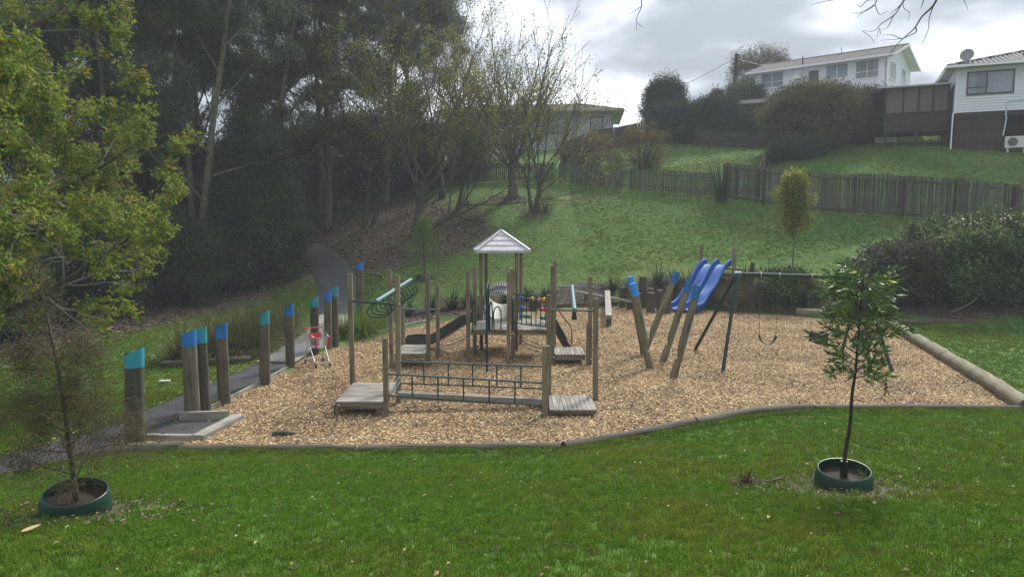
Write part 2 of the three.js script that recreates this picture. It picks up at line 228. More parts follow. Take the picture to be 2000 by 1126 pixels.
const BEDS = [[-4.4, -28.6, 1.6], [-2.2, -30.6, 1.9], [0.6, -32.3, 1.9], [3.4, -33.9, 1.7], [7.2, -33.2, 1.7], [10.2, -32.3, 1.9], [12.6, -31.0, 1.9], [15, -29.6, 2.2], [17.5, -29.2, 2.4], [20.5, -29.2, 2.6], [23, -29.5, 2.6], [-8.6, -21.2, 1.0], [-8.8, -23.2, 1.1]];
const bedAt = (x, z) => { let v = 0; for (const [a, b, r] of BEDS) v = Math.max(v, sstep(0.1, -0.5, Math.hypot(x - a, z - b) - r + fbm3(x, 1, z, 2) * 0.6)); return v; };
for (let j = 0; j < AZ.length; j++) for (let i = 0; i < AX.length; i++) {
  const x = AX[i], z = AZ[j]; let h = groundRaw(x, z);
  if (x > -12 && x < 18 && z > -38 && z < -8) { const d = playDist(x, z); if (d < 2.5) h = h * sstep(-0.05, 2.2, d) + (1 - sstep(-0.05, 2.2, d)) * 0.05; if (d < 0) h = 0.05 - 0.4 * sstep(0, 0.55, -d); }
  if (z > -66 && z < 6 && Math.abs(x) < 40) h += 0.05 * fbm3(x * 0.5, 0.5, z * 0.5, 3) * (playDist(x, z) > 0.8 ? 1 : 0.1);
  const pd = x > -28 && x < -4 && z < -5 && z > -52 ? pathDist(x, z) : 9; if (pd < 0.12 && playDist(x, z) > 0) h -= 0.05;
  GH[j * AX.length + i] = h;
}
function cell(a, v) { let lo = 0, hi = a.length - 2; while (lo < hi) { const m = (lo + hi + 1) >> 1; if (a[m] <= v) lo = m; else hi = m - 1; } return lo; }
function H(x, z) { const i = cell(AX, x), j = cell(AZ, z), n = AX.length, u = (x - AX[i]) / (AX[i + 1] - AX[i]), v = (z - AZ[j]) / (AZ[j + 1] - AZ[j]), k = j * n + i; return (GH[k] * (1 - u) + GH[k + 1] * u) * (1 - v) + (GH[k + n] * (1 - u) + GH[k + n + 1] * u) * v; }
{
  const g = new THREE.BufferGeometry(), n = AX.length, m = AZ.length, p = new Float32Array(n * m * 3), c = new Float32Array(n * m * 3), uv = new Float32Array(n * m * 2), idx = [];
  for (let j = 0; j < m; j++) for (let i = 0; i < n; i++) {
    const k = j * n + i, x = AX[i], z = AZ[j]; p[k * 3] = x; p[k * 3 + 1] = GH[k]; p[k * 3 + 2] = z; uv[k * 2] = x; uv[k * 2 + 1] = z;
    const e = fbm3(x * 0.22, 7.1, z * 0.22, 4), dry = sstep(-0.05, 0.45, e);
    let col = mix3([0.070, 0.140, 0.020], [0.110, 0.150, 0.030], dry);
    if (z > -62) { const l = LITTER(x, z); col = mix3(col, [0.082, 0.058, 0.042], l * 0.95); const b = bedAt(x, z); col = mix3(col, [0.055, 0.042, 0.032], b); }
    for (const [cx, cz, r] of [[3.95, -8.2, 0.75], [-4.45, -7.0, 0.7]]) col = mix3(col, [0.062, 0.048, 0.032], 0.8 * sstep(0.15, -0.25, Math.hypot(x - cx, z - cz) - r + fbm3(x * 3, 2, z * 3, 3) * 0.8));
    c.set(col, k * 3);
    if (i < n - 1 && j < m - 1) idx.push(k, k + n, k + n + 1, k, k + n + 1, k + 1);
  }
  g.setAttribute('position', new THREE.BufferAttribute(p, 3)); g.setAttribute('color', new THREE.BufferAttribute(c, 3)); g.setAttribute('uv', new THREE.BufferAttribute(uv, 2)); g.setIndex(idx); g.computeVertexNormals();
  structure('ground', g, new THREE.MeshStandardMaterial({ vertexColors: true, roughness: 1, map: T.patch }), 'grassy ground rising to a hill behind the playground');
}
{ // wood-chip bed
  const b = new Build(), st = 0.3, x0 = -7.3, z0 = -33, nx = 75, nz = 72, id = new Int32Array((nx + 1) * (nz + 1)).fill(-1);
  for (let j = 0; j <= nz; j++) for (let i = 0; i <= nx; i++) { const x = x0 + i * st, z = z0 + j * st; id[j * (nx + 1) + i] = b.vert(x, CH(x, z), z, 0, 1, 0, x, z); }
  for (let j = 0; j < nz; j++) for (let i = 0; i < nx; i++) { const x = x0 + (i + 0.5) * st, z = z0 + (j + 0.5) * st; if (playDist(x, z) < 0.12) { const k = id[j * (nx + 1) + i], n = nx + 1; b.i.push(k, k + n, k + n + 1, k, k + n + 1, k + 1); } }
  const g = b.geo(); g.computeVertexNormals();
  structure('wood_chip_ground', g, std(0.36, 0.265, 0.165, 0.95, { map: T.chip, bumpMap: T.chip, bumpScale: 0.02 }), 'tan wood chip surface under the play equipment');
}
function CH(x, z) { let h = 0.005 + 0.05 * fbm3(x * 0.8, 4.4, z * 0.8, 3); for (const [a, b, r, d] of [[7.38, -20.3, 0.7, 0.07], [8.85, -20.3, 0.7, 0.07], [7.2, -30.2, 0.8, 0.06], [-3.7, -22.5, 0.6, 0.05]]) h -= d * Math.exp(-((x - a) ** 2 + (z - b) ** 2) / (r * r)); return h; }
function ribbon(line, over, samples, lift, cut = () => true) {
  const c = new THREE.CatmullRomCurve3(line.map(([x, z, w]) => V(x, w, z)), false, 'centripetal').getPoints(samples), b = new Build(), K = 4; let prev = -1;
  for (let i = 0; i < c.length; i++) {
    const t = c[Math.min(i + 1, c.length - 1)].clone().sub(c[Math.max(i - 1, 0)]); t.y = 0; t.normalize(); const nx = -t.z, nz = t.x, s = b.p.length / 3;
    for (let k = -1; k <= K + 1; k++) { const edge = k < 0 || k > K, w = (Math.max(0, Math.min(K, k)) / K * 2 - 1) * (c[i].y + (edge ? 0.02 : 0) + over * (0.6 + fbm3(c[i].x * 1.4, k >= 2 ? 2 : 9, c[i].z * 1.4, 2))), x = c[i].x + nx * w, z = c[i].z + nz * w; b.vert(x, groundRaw(x, z) * (playDist(x, z) < 1 ? 0.2 : 1) + (edge ? -0.2 : lift), z, 0, 1, 0, x, z); }
    if (i) for (let k = 0; k < K + 2; k++) b.i.push(prev + k, prev + k + 1, s + k + 1, prev + k, s + k + 1, s + k);
    prev = s;
  }
  const g = b.geo(); g.computeVertexNormals(); if (g.attributes.normal.getY(5) < 0) { const q = g.index.array; for (let i = 0; i < q.length; i += 3) { const t = q[i]; q[i] = q[i + 1]; q[i + 1] = t; } g.computeVertexNormals(); } return g;
}
structure('asphalt_path', ribbon(PATH.slice(0, 8), 0.05, 90, 0.035), M.asphalt, 'dark asphalt footpath beside the capped timber posts');
structure('asphalt_path_001', ribbon(PATH.slice(10), 0.06, 90, 0.035), M.asphalt, 'dark asphalt footpath climbing from the boardwalk to the trees');
structure('asphalt_pad', (() => { const g = boxGeo(-7.05, -0.1, -13.95, -5.86, 0.045, -12.9); return g; })(), M.asphalt, 'small asphalt pad inside the timber entry frame');
// ---------------------------------------------------------------- sweeps a closed outline [across, up] along a line; the outline stays level across
function sweep(pts, prof, capped = true) {
  const b = new Build(), n = prof.length; let v = 0; const rings = [];
  for (let k = 0; k < pts.length; k++) {
    const t = pts[Math.min(k + 1, pts.length - 1)].clone().sub(pts[Math.max(k - 1, 0)]).normalize(), s = t.clone().cross(UP).normalize(), u = s.clone().cross(t).normalize();
    if (k) v += pts[k].distanceTo(pts[k - 1]);
    rings.push(prof.map(([a, h]) => pts[k].clone().addScaledVector(s, a).addScaledVector(u, h))); rings[k].v = v;
  }
  for (let k = 0; k < n; k++) { // sharp between sides, smooth along
    const base = b.p.length / 3; const k2 = (k + 1) % n, w = Math.hypot(prof[k2][0] - prof[k][0], prof[k2][1] - prof[k][1]);
    for (const r of rings) { b.vert(r[k].x, r[k].y, r[k].z, 0, 0, 0, 0, r.v); b.vert(r[k2].x, r[k2].y, r[k2].z, 0, 0, 0, w, r.v); }
    for (let m = 0; m < rings.length - 1; m++) { const a = base + m * 2; b.i.push(a, a + 2, a + 3, a, a + 3, a + 1); }
  }
  if (capped) for (const [r, f] of [[rings[0], false], [rings[rings.length - 1], true]]) {
    const base = b.p.length / 3; for (const q of r) b.vert(q.x, q.y, q.z, 0, 0, 0, 0, 0);
    for (const [a, c, d] of THREE.ShapeUtils.triangulateShape(prof.map(([x, y]) => new THREE.Vector2(x, y)), [])) f ? b.i.push(base + a, base + d, base + c) : b.i.push(base + a, base + c, base + d);
  }
  const g = b.geo(); g.computeVertexNormals(); return g;
}
const pick = (a, k) => a[k % a.length];
function roundLog(p, q, r, sides = 14, wob = 0.12, r2 = r) { const n = Math.max(3, Math.round(p.distanceTo(q) / 0.35)), pts = [], rad = []; for (let k = 0; k <= n; k++) { pts.push(p.clone().lerp(q, k / n)); rad.push((r + (r2 - r) * k / n) * (k === 0 || k === n ? 0.96 : 1)); } return tubeGeo(pts, rad, sides, true, wob); }

// ---------------------------------------------------------------- edging of the wood-chip area
function edgingLog(name, pts, r, mat, label, group) { const o = tubeGeo(smooth(pts.map(([x, y, z]) => V(x, y, z)), pts.length * 8), r, 16, true, 0.3); return solo(name, o, mat, label, 'log', group); }
const FL = 'half sunk logs edging the wood chips along the front lawn';
edgingLog('edging_log', [[-7.35, 0.03, -11.75], [-6.6, 0.05, -12.02], [-5.8, 0.06, -12.13]], 0.15, M.logDark[1], 'short thick log end beside the asphalt path at the entry', FL);
edgingLog('edging_log', [[-5.76, 0.04, -12.13], [-4.2, 0.04, -12.14], [-2.75, 0.03, -12.13]], 0.11, M.logDark[0], 'half sunk dark edging log beside the thick log end at the entry', FL);
edgingLog('edging_log', [[-2.7, 0.035, -12.13], [-0.9, 0.04, -12.22], [0.86, 0.04, -12.26]], 0.11, M.logDark[1], 'half sunk dark edging log in front of the bar bridge', FL);
edgingLog('edging_log', [[0.92, 0.04, -12.27], [2.3, 0.05, -12.98], [3.6, 0.06, -13.72]], 0.115, M.logDark[0], 'dark edging log slanting away at the bend of the front edge', FL);
edgingLog('edging_log', [[3.64, 0.05, -13.74], [5.1, 0.06, -14.52], [6.4, 0.06, -14.82]], 0.115, M.logDark[1], 'dark edging log curving behind the leafy ringed sapling', FL);
edgingLog('edging_log', [[6.45, 0.04, -14.83], [8.6, 0.04, -14.86], [10.9, 0.04, -14.78]], 0.10, M.logDark[0], 'straight dark edging log meeting the pale border logs', FL);
const RL = 'pale thick border logs beside the swing frame';
edgingLog('border_log', [[10.95, 0.10, -14.75], [11.7, 0.11, -17.2], [12.5, 0.11, -20.1]], 0.19, M.log[2], 'thick pale border log touching the dark front edging', RL);
edgingLog('border_log', [[12.52, 0.10, -20.15], [13.4, 0.12, -23.4], [14.4, 0.12, -26.7]], 0.19, M.log[0], 'thick pale border log running to the shrub bed', RL);
edgingLog('bed_edging_log', [[14.6, 0.12, -26.9], [18.5, 0.10, -26.9], [24, 0.14, -27.0]], 0.13, wood(0.12, 0.085, 0.065, 0.006), 'brown edging log along the foot of the shrub bed', null);
edgingLog('fallen_log', [[11.9, 0.16, -29.5], [12.5, 0.17, -29.1], [13.0, 0.16, -28.6]], 0.19, M.log[0], 'short pale log lying at the back of the wood chips', null);
edgingLog('grass_bed_log', [[-9.75, 0.03, -19.45], [-8.6, 0.05, -19.75], [-7.5, 0.05, -20.15]], 0.11, M.logDark[1], 'dark log in front of the tussock grass bed', null);
function edgeBoard(pts, w, h, mat, label, group) { for (let k = 0; k < pts.length - 1; k++) { const a = pts[k], b = pts[k + 1]; solo('edging_board', bar(V(a[0], a[2], a[1]), V(b[0], b[2], b[1]), w, h), mat, label[k] || label[0], 'board', group); } }
edgeBoard([[-7.0, -11.95, 0.06], [-6.84, -12.9, 0.06]], 0.05, 0.14, M.board, ['short edging board between thick log end and timber entry frame'], 'edging boards along the path');
edgeBoard([[-6.62, -14.1, 0.03], [-6.38, -15.6, 0.03], [-6.2, -17.3, 0.03], [-6.08, -19.4, 0.03]], 0.05, 0.15, M.board, ['thin edging board between path and chips, next to the timber entry frame', 'thin edging board between path and chips, second from the entry frame', 'thin edging board between path and chips, ending near the trolley'], 'edging boards along the path');
edgeBoard([[-4.75, -24.75, 0.07], [-4.05, -26.0, 0.08], [-3.25, -27.45, 0.09]], 0.06, 0.18, M.board, ['grey edging board between the chips and the bright tussock', 'grey edging board ending behind the dark slide'], 'edging boards at the back bed');
edgeBoard([[-0.4, -30.15, 0.10], [2.4, -32.15, 0.12], [4.9, -32.75, 0.12]], 0.07, 0.22, M.logDark[1], ['dark edging board below the flax bed', 'dark edging board behind the long balance beam'], 'edging boards at the back bed');
{
  const f = thing('entry_frame', 'grey timber entry frame of three boards around an asphalt pad', 'timber frame', -6.4, 0, -13.4);
  part(f, 'front_board', bar(V(-6.86, 0.05, -12.86), V(-5.72, 0.05, -12.80), 0.09, 0.13), M.board);
  part(f, 'side_board', bar(V(-5.80, 0.065, -12.78), V(-5.58, 0.065, -14.18), 0.24, 0.11), M.deck[0]);
  part(f, 'back_board', bar(V(-5.72, 0.10, -14.10), V(-6.68, 0.10, -13.98), 0.07, 0.24), M.board);
}
{ // boardwalk
  const bw = thing('boardwalk', 'grey plank boardwalk with a wire mesh strip beside the tussocks', 'boardwalk', -6.75, 0, -24.5);
  const at = (z) => { for (let i = 7; i < 11; i++) if (z <= PATH[i][1] && z >= PATH[i + 1][1]) { const t = (z - PATH[i][1]) / (PATH[i + 1][1] - PATH[i][1]); return [PATH[i][0] + (PATH[i + 1][0] - PATH[i][0]) * t, PATH[i][2] + (PATH[i + 1][2] - PATH[i][2]) * t]; } return [PATH[7][0], PATH[7][2]]; };
  const r = rngOf(5);
  for (let z = -19.8, k = 0; z > -29.4; z -= 0.15, k++) { const [x, w] = at(z), t = (at(z - 0.4)[0] - x) * 0.5; part(bw, 'plank', bar(V(x - w, 0.06 + r() * 0.004, z + t), V(x + w, 0.06 + r() * 0.004, z - t), 0.142, 0.04, 0.004), pick(M.deck, Math.floor(r() * 3))); }
  const b = new Build(); for (let z = -19.75; z > -29.4; z -= 0.055) { const [x] = at(z); b.box(x - 0.34, 0.084, z - 0.006, x + 0.34, 0.089, z + 0.006); }
  for (let k = -8; k <= 8; k++) for (let z = -19.8; z > -29.3; z -= 0.8) { const [x0] = at(z), [x1] = at(z - 0.8); b.quad(V(x0 + k * 0.042 - 0.005, 0.091, z), V(x0 + k * 0.042 + 0.005, 0.091, z), V(x1 + k * 0.042 + 0.005, 0.091, z - 0.8), V(x1 + k * 0.042 - 0.005, 0.091, z - 0.8)); }
  part(bw, 'wire_mesh', b.geo(), M.galv).userData.kind = 'stuff';
}
// ---------------------------------------------------------------- capped posts along the path
const ORD = ['first', 'second', 'third', 'fourth', 'fifth', 'sixth', 'seventh', 'eighth', 'ninth', 'tenth'];
[[-6.80, -12.47, 1.80, 0.16, 0.09, 0, 'teal'], [-6.54, -14.24, 1.86, 0.145, -0.01, 1, 'blue'], [-6.46, -14.62, 1.86, 0.12, -0.02, 0, 'teal'], [-6.38, -15.45, 1.82, 0.13, -0.01, 2, 'blue'], [-6.12, -17.30, 1.84, 0.125, 0.04, 2, 'teal'], [-6.07, -19.17, 1.80, 0.12, 0.02, 2, 'blue'], [-5.94, -21.15, 1.78, 0.125, 0.02, 0, 'teal'], [-5.76, -21.99, 1.87, 0.12, 0.03, 1, 'blue'], [-5.63, -22.34, 1.97, 0.12, 0.02, 2, 'teal'], [-6.12, -28.37, 2.38, 0.14, 0.04, 2, 'blue']].forEach(([x, z, top, r, lean, m, cap], k) => {
  const t = thing('capped_post', k === 9 ? 'lone blue-capped round post standing in the bright tussock' : `round timber post with slanted ${cap} top, ${ORD[k]} along the path from the entry frame`, 'post', x, 0, z, 0, 'capped posts along the path');
  const cut = 0.34, n = 18, ring = (y, slope, rr, out = 0) => Array.from({ length: n }, (_, i) => { const a = i / n * TAU, c = Math.cos(a); return V(c * (rr + out) + lean * y / top, y + slope * c * rr, Math.sin(a) * (rr + out)); });
  const skin = (rings, capTop) => { const b = new Build(); rings.forEach((R, j) => R.concat([R[0]]).forEach((q, i) => { const a = i / n * TAU; b.vert(q.x, q.y, q.z, Math.cos(a), 0, Math.sin(a), a * r + k * 0.3, q.y + k * 0.77); if (j && i) { const B = j * (n + 1) + i, A = B - n - 1; b.i.push(A - 1, B, A, A - 1, B - 1, B); } })); if (capTop) { const R = rings[rings.length - 1], c = b.p.length / 3; R.forEach((q) => b.vert(q.x, q.y, q.z, -0.4, 0.9, 0, q.x, q.z)); for (let i = 1; i < n - 1; i++) b.i.push(c, c + i + 1, c + i); } return b.geo(); };
  piece(t, 'shaft', skin([ring(-0.25, 0, r * 1.04), ring(0.4, 0, r * 1.03), ring(1.0, 0, r), ring(top - cut, 0, r * 0.985)], true), M.bollard[m]);
  piece(t, 'painted_top', skin([ring(top - cut - 0.002, 0, r * 0.985, 0.003), ring(top - 0.10, 0, r * 0.98, 0.003), ring(top - 0.06, 0.45, r * 0.98, 0.003)], true), cap === 'teal' ? M.capTeal : M.capBlue);
});
// ---------------------------------------------------------------- leaning poles with blue caps and notched feet
[[3.77, -19.10, 3.28, 2.33, -19.2, 'blue-capped leaning pole with a notched foot, tilted towards the play tower', 1], [3.97, -21.07, 3.52, 2.36, -21.1, 'blue-capped leaning pole tucked behind the other pole tilted towards the tower', 1], [4.00, -21.31, 4.98, 2.47, -21.4, 'blue-capped leaning pole tilted towards the double slide, farthest from the tower legs', 0], [4.32, -20.07, 5.07, 2.33, -20.2, 'blue-capped leaning pole between two parallel leaning poles', 0], [4.15, -17.98, 4.76, 2.37, -18.1, 'blue-capped leaning pole whose foot stands close to the swing frame foot', 0]].forEach(([x, z, tx, ty, tz, label, bright], k) => {
  const t = thing('leaning_pole', label, 'pole', x, 0, z, 0, 'leaning climbing poles'), p = V(0, 0, 0), q = V(tx - x, ty, tz - z), dir = q.clone().normalize(), L = q.length(), r = 0.10;
  const low = p.clone().addScaledVector(dir, -0.2), notch = p.clone().addScaledVector(dir, 0.44), sh = V(x > tx ? -0.03 : 0.03, 0, 0);
  const pts = [low, p.clone().addScaledVector(dir, 0.1), notch.clone(), notch.clone().addScaledVector(dir, 0.01).add(sh), notch.clone().addScaledVector(dir, 0.16).add(sh.clone().multiplyScalar(0.8)), notch.clone().addScaledVector(dir, 0.34), p.clone().addScaledVector(dir, 1.4), p.clone().addScaledVector(dir, L - 0.30)];
  piece(t, 'shaft', tubeGeo(pts, [r * 1.05, r * 1.05, r * 1.03, r * 0.72, r * 0.76, r * 1.0, r, r * 0.97], 16, true), M.log[k % 3]);
  piece(t, 'painted_cap', tubeGeo([p.clone().addScaledVector(dir, L - 0.36), p.clone().addScaledVector(dir, L - 0.012), q.clone()], [r * 1.02, r * 1.02, r * 0.95], 16), bright ? M.capBright : M.capBlue);
});

// ---------------------------------------------------------------- play structure
{
  const S = thing('play_structure', 'timber play structure with roofed tower, bar bridge and dark slide', 'playground', -0.9, 0, -18);
  const posts = [[-3.70, -16.22, 2.83], [-2.61, -14.46, 1.64], [-2.52, -15.5, 2.85], [-3.28, -19.1, 2.70], [-2.30, -19.3, 2.66], [-2.17, -20.5, 2.17], [-3.17, -20.5, 1.75], [-1.24, -19.9, 2.60], [-1.10, -20.75, 2.68], [-0.95, -21.85, 3.08], [-0.84, -23.0, 3.08], [-0.10, -19.68, 2.60], [0.03, -20.55, 2.62], [0.14, -21.7, 3.08], [0.28, -22.85, 3.08], [0.83, -15.72, 2.40], [1.13, -19.6, 2.78], [1.24, -20.8, 2.86], [2.19, -19.65, 2.48], [2.12, -19.5, 1.19], [0.69, -14.46, 1.48], [1.88, -15.72, 2.32]];
  posts.forEach(([x, z, h], k) => part(S, 'post', bar(V(x, -0.3, z), V(x + (k % 3 - 1) * 0.012, h, z), k === 20 ? 0.15 : 0.108, 0.108, 0.01), M.post[k % 3]));
  part(S, 'leg', bar(V(-3.64, -0.3, -14.46), V(-3.64, 0.26, -14.46), 0.11, 0.11), M.post[1]); part(S, 'leg', bar(V(-2.78, -0.2, -14.5), V(-2.78, 0.2, -14.5), 0.09, 0.09), M.post[1]);
  const r = rngOf(77);
  function deck(x0, x1, z0, z1, y, alongX, n, fascia, tint = 0) { // y: walking surface
    const d = sub(S, 'deck'), th = 0.035;
    for (let k = 0; k < n; k++) {
      const a = k / n, c = (k + 1) / n, g = 0.005, j = (r() - 0.5) * 0.006;
      const geo = alongX ? bar(V(x0 - r() * 0.015, y - th / 2 + j, z0 + (z1 - z0) * (a + c) / 2), V(x1 + r() * 0.015, y - th / 2 - j, z0 + (z1 - z0) * (a + c) / 2), Math.abs(z1 - z0) / n - g, th, 0.005) : bar(V(x0 + (x1 - x0) * (a + c) / 2, y - th / 2 + j, z0 + r() * 0.02), V(x0 + (x1 - x0) * (a + c) / 2, y - th / 2 - j, z1 - r() * 0.02), Math.abs(x1 - x0) / n - g, th, 0.005);
      part(d, 'plank', geo, pick(M.deck, Math.floor(r() * 4) + tint));
    }
    for (const z of [z0 - 0.03, z1 + 0.03]) part(d, 'bearer', bar(V(x0 + 0.01, y - th - fascia / 2, z), V(x1 - 0.01, y - th - fascia / 2, z), 0.045, fascia, 0.005), M.post[(z < -16 ? 0 : 1)]);
    for (const x of [x0 + 0.03, x1 - 0.03]) part(d, 'bearer', bar(V(x, y - th - fascia / 2 - 0.002, z0 - 0.06), V(x, y - th - fascia / 2 - 0.002, z1 + 0.06), 0.045, fascia - 0.006, 0.005), M.post[2]);
    return d;
  }
  deck(-3.66, -2.68, -14.44, -16.12, 0.315, true, 9, 0.13, 1);
  deck(-3.22, -2.36, -19.14, -20.5, 0.42, true, 8, 0.12);
  deck(-1.18, -0.15, -19.84, -21.7, 0.97, true, 11, 0.12, 1);
  deck(-0.86, 0.2, -21.76, -22.95, 0.98, true, 7, 0.12);
  deck(0.16, 1.08, -19.78, -21.65, 0.98, false, 7, 0.13);
  deck(1.20, 2.06, -19.62, -20.75, 0.30, false, 9, 0.13, 2);
  deck(0.78, 1.76, -14.40, -15.60, 0.15, false, 10, 0.06, 2);
  for (const [x, y, z] of [[0.62, 0.07, -14.33], [1.16, 0.22, -19.5], [2.2, 0.19, -19.42], [-3.69, 0.24, -14.38], [-3.58, 0.24, -14.36], [-2.52, 0.12, -14.4], [-0.04, 0.86, -19.6], [-2.2, 2.38, -19.24], [-2.12, 1.45, -20.44], [2.24, 2.18, -19.6], [-2.47, 2.2, -15.44], [-3.76, 2.2, -16.2], [1.1, 2.16, -19.54]]) { const g = new THREE.SphereGeometry(0.036, 10, 8); g.scale(1, 1, 0.7); g.translate(x, y, z); part(S, 'bolt_cap', g, M.chain); }
  // bar bridge
  part(S, 'bridge_beam', bar(V(-2.45, 0.30, -15.02), V(0.72, 0.14, -15.06), 0.15, 0.15, 0.012), M.deck[1]);
  const tb = (p, q, rad, name, mat, sides = 8) => part(S, name, tubeGeo([p, q], rad, sides), mat);
  const panel = (a, b, c, d, n, name) => { tb(a, b, 0.022, name, M.rail); tb(c, d, 0.017, name, M.green); for (let k = 0; k < n; k++) { const t = (k + 1) / (n + 1) - 0.012; tb(a.clone().lerp(b, t), c.clone().lerp(d, t), 0.016, 'baluster', M.green, 6); } };
  panel(V(-2.56, 0.89, -14.46), V(0.63, 0.70, -14.46), V(-2.56, 0.43, -14.46), V(0.63, 0.22, -14.46), 5, 'handrail');
  panel(V(-2.46, 0.93, -15.5), V(0.78, 0.78, -15.72), V(-2.46, 0.45, -15.5), V(0.78, 0.27, -15.72), 5, 'handrail');
  const chainRun = (p, q, sag, name = 'chain') => { const b = new Build(), n = Math.max(6, Math.round(p.distanceTo(q) / 0.045)); const f = (t) => p.clone().lerp(q, t).add(V(0, -sag * 4 * t * (1 - t), 0)); for (let k = 0; k < n; k++) { const A = f(k / n), B = f((k + 1.25) / n), s = k % 2 ? V(0.011, 0, 0) : V(0, 0.011, 0); b.tube([A, A.clone().lerp(B, 0.5).add(s), B], 0.005, 4, false).tube([A, A.clone().lerp(B, 0.5).sub(s), B], 0.005, 4, false); } return part(S, name, b.geo(), M.chain); };
  tb(V(-2.55, 0.44, -14.52), V(-2.48, 0.62, -15.45), 0.016, 'end_bar', M.rail); tb(V(-2.55, 0.34, -14.52), V(-2.48, 0.50, -15.45), 0.016, 'end_bar', M.rail);
  for (const z of [-14.6, -14.98, -15.4]) { chainRun(V(-2.56, 0.36, z), V(-2.42, 0.34, -15.02), 0.02); chainRun(V(0.72, 0.30, z), V(0.7, 0.16, -15.05), 0.02); }
  // loop ladder
  tb(V(-3.7, 2.20, -16.22), V(-2.52, 2.20, -15.5), 0.022, 'cross_bar', M.green); tb(V(-3.28, 2.40, -19.1), V(-2.30, 2.39, -19.3), 0.022, 'cross_bar', M.green); tb(V(-3.17, 1.47, -20.5), V(-2.12, 1.45, -20.5), 0.022, 'turning_bar', M.greenLight);
  const A0 = V(-3.05, 2.23, -15.82), A1 = V(-2.74, 2.43, -19.2); part(S, 'ladder_beam', tubeGeo([A0, A1], 0.05, 12), M.greenLight);
  for (let k = 0; k < 10; k++) { const c = A0.clone().lerp(A1, 0.04 + k * 0.098), L = [[0.03, -0.02], [0.11, -0.05], [0.20, -0.18], [0.225, -0.26], [0.19, -0.35], [0.10, -0.375], [-0.10, -0.375], [-0.19, -0.35], [-0.225, -0.26], [-0.20, -0.18], [-0.11, -0.05], [-0.03, -0.02]]; part(S, 'loop_rung', tubeGeo(smooth(L.map(([a, h]) => V(c.x + a, c.y + h, c.z - a * 0.1)), 22), 0.016, 6), M.green); }
  // track ride
  tb(V(0.83, 2.06, -15.72), V(1.88, 2.04, -15.72), 0.022, 'cross_bar', M.rail); tb(V(1.13, 2.21, -19.6), V(2.19, 2.19, -19.65), 0.02, 'cross_bar', M.greenLight);
  part(S, 'track_beam', tubeGeo([V(1.66, 2.21, -19.6), V(1.38, 2.06, -15.6)], 0.055, 12), M.greenLight);
  part(S, 'track_handle', tubeGeo([V(1.38, 2.03, -15.62), V(1.38, 1.94, -15.62), V(1.38, 1.86, -15.62)], [0.04, 0.05, 0.075], 10), M.black);
  // fire pole, guard loops
  part(S, 'fire_pole', tubeGeo(smooth([V(-0.67, -0.2, -18.66), V(-0.67, 1.2, -18.66), V(-0.67, 2.1, -18.68), V(-0.66, 2.3, -18.9), V(-0.66, 2.32, -19.4), V(-0.66, 2.2, -19.72), V(-0.66, 0.95, -19.78)], 40), 0.026, 10), M.green);
  for (const [x, w, h] of [[-0.62, 0.0, 1.75], [-0.50, 0.12, 1.62], [-1.10, 0.0, 1.8]]) part(S, 'guard_loop', tubeGeo(smooth([V(x, 0.9, -19.82), V(x, h - 0.1, -19.82), V(x + w / 2 + 0.03, h, -19.86), V(x + w + 0.06, h - 0.15, -19.9), V(x + w + 0.06, 0.92, -19.9)], 26), 0.018, 8), M.green);
  part(S, 'guard_loop', tubeGeo(smooth([V(0.02, 0.95, -19.8), V(0.02, 1.8, -19.85), V(0.03, 1.86, -20.1), V(0.03, 1.8, -20.4), V(0.03, 1.0, -20.5)], 24), 0.018, 8), M.green);
  // barrel tunnel
  { const d1 = tileNoise(61, 40, 22), tex = texture(256, 256, (u, v) => { const m = d1(u, v); return m > 0.45 ? 0.95 : 0.30; }, [1.6, 0.9]);
    const shell = (a0, a1, rad, th, line) => { const prof = [], n = 18; for (let k = 0; k <= n; k++) { const a = a0 + (a1 - a0) * k / n; prof.push([Math.cos(a) * rad, Math.sin(a) * rad]); } for (let k = n; k >= 0; k--) { const a = a0 + (a1 - a0) * k / n; prof.push([Math.cos(a) * (rad - th), Math.sin(a) * (rad - th)]); } return sweep(line, prof); };
    part(S, 'tunnel_base', shell(Math.PI * 1.02, Math.PI * 1.98, 0.50, 0.03, [V(-0.38, 1.40, -21.75), V(-0.35, 1.58, -22.3), V(-0.32, 1.75, -22.85)]), std(0.30, 0.34, 0.31, 0.6, { map: T.wood, side: THREE.DoubleSide }));
    part(S, 'tunnel_hood', shell(0.10, Math.PI * 0.97, 0.50, 0.03, [V(-0.36, 1.35, -21.95), V(-0.33, 1.50, -22.25), V(-0.31, 1.66, -22.55)].reverse()), std(0.62, 0.62, 0.63, 0.6, { map: tex, side: THREE.DoubleSide })); }
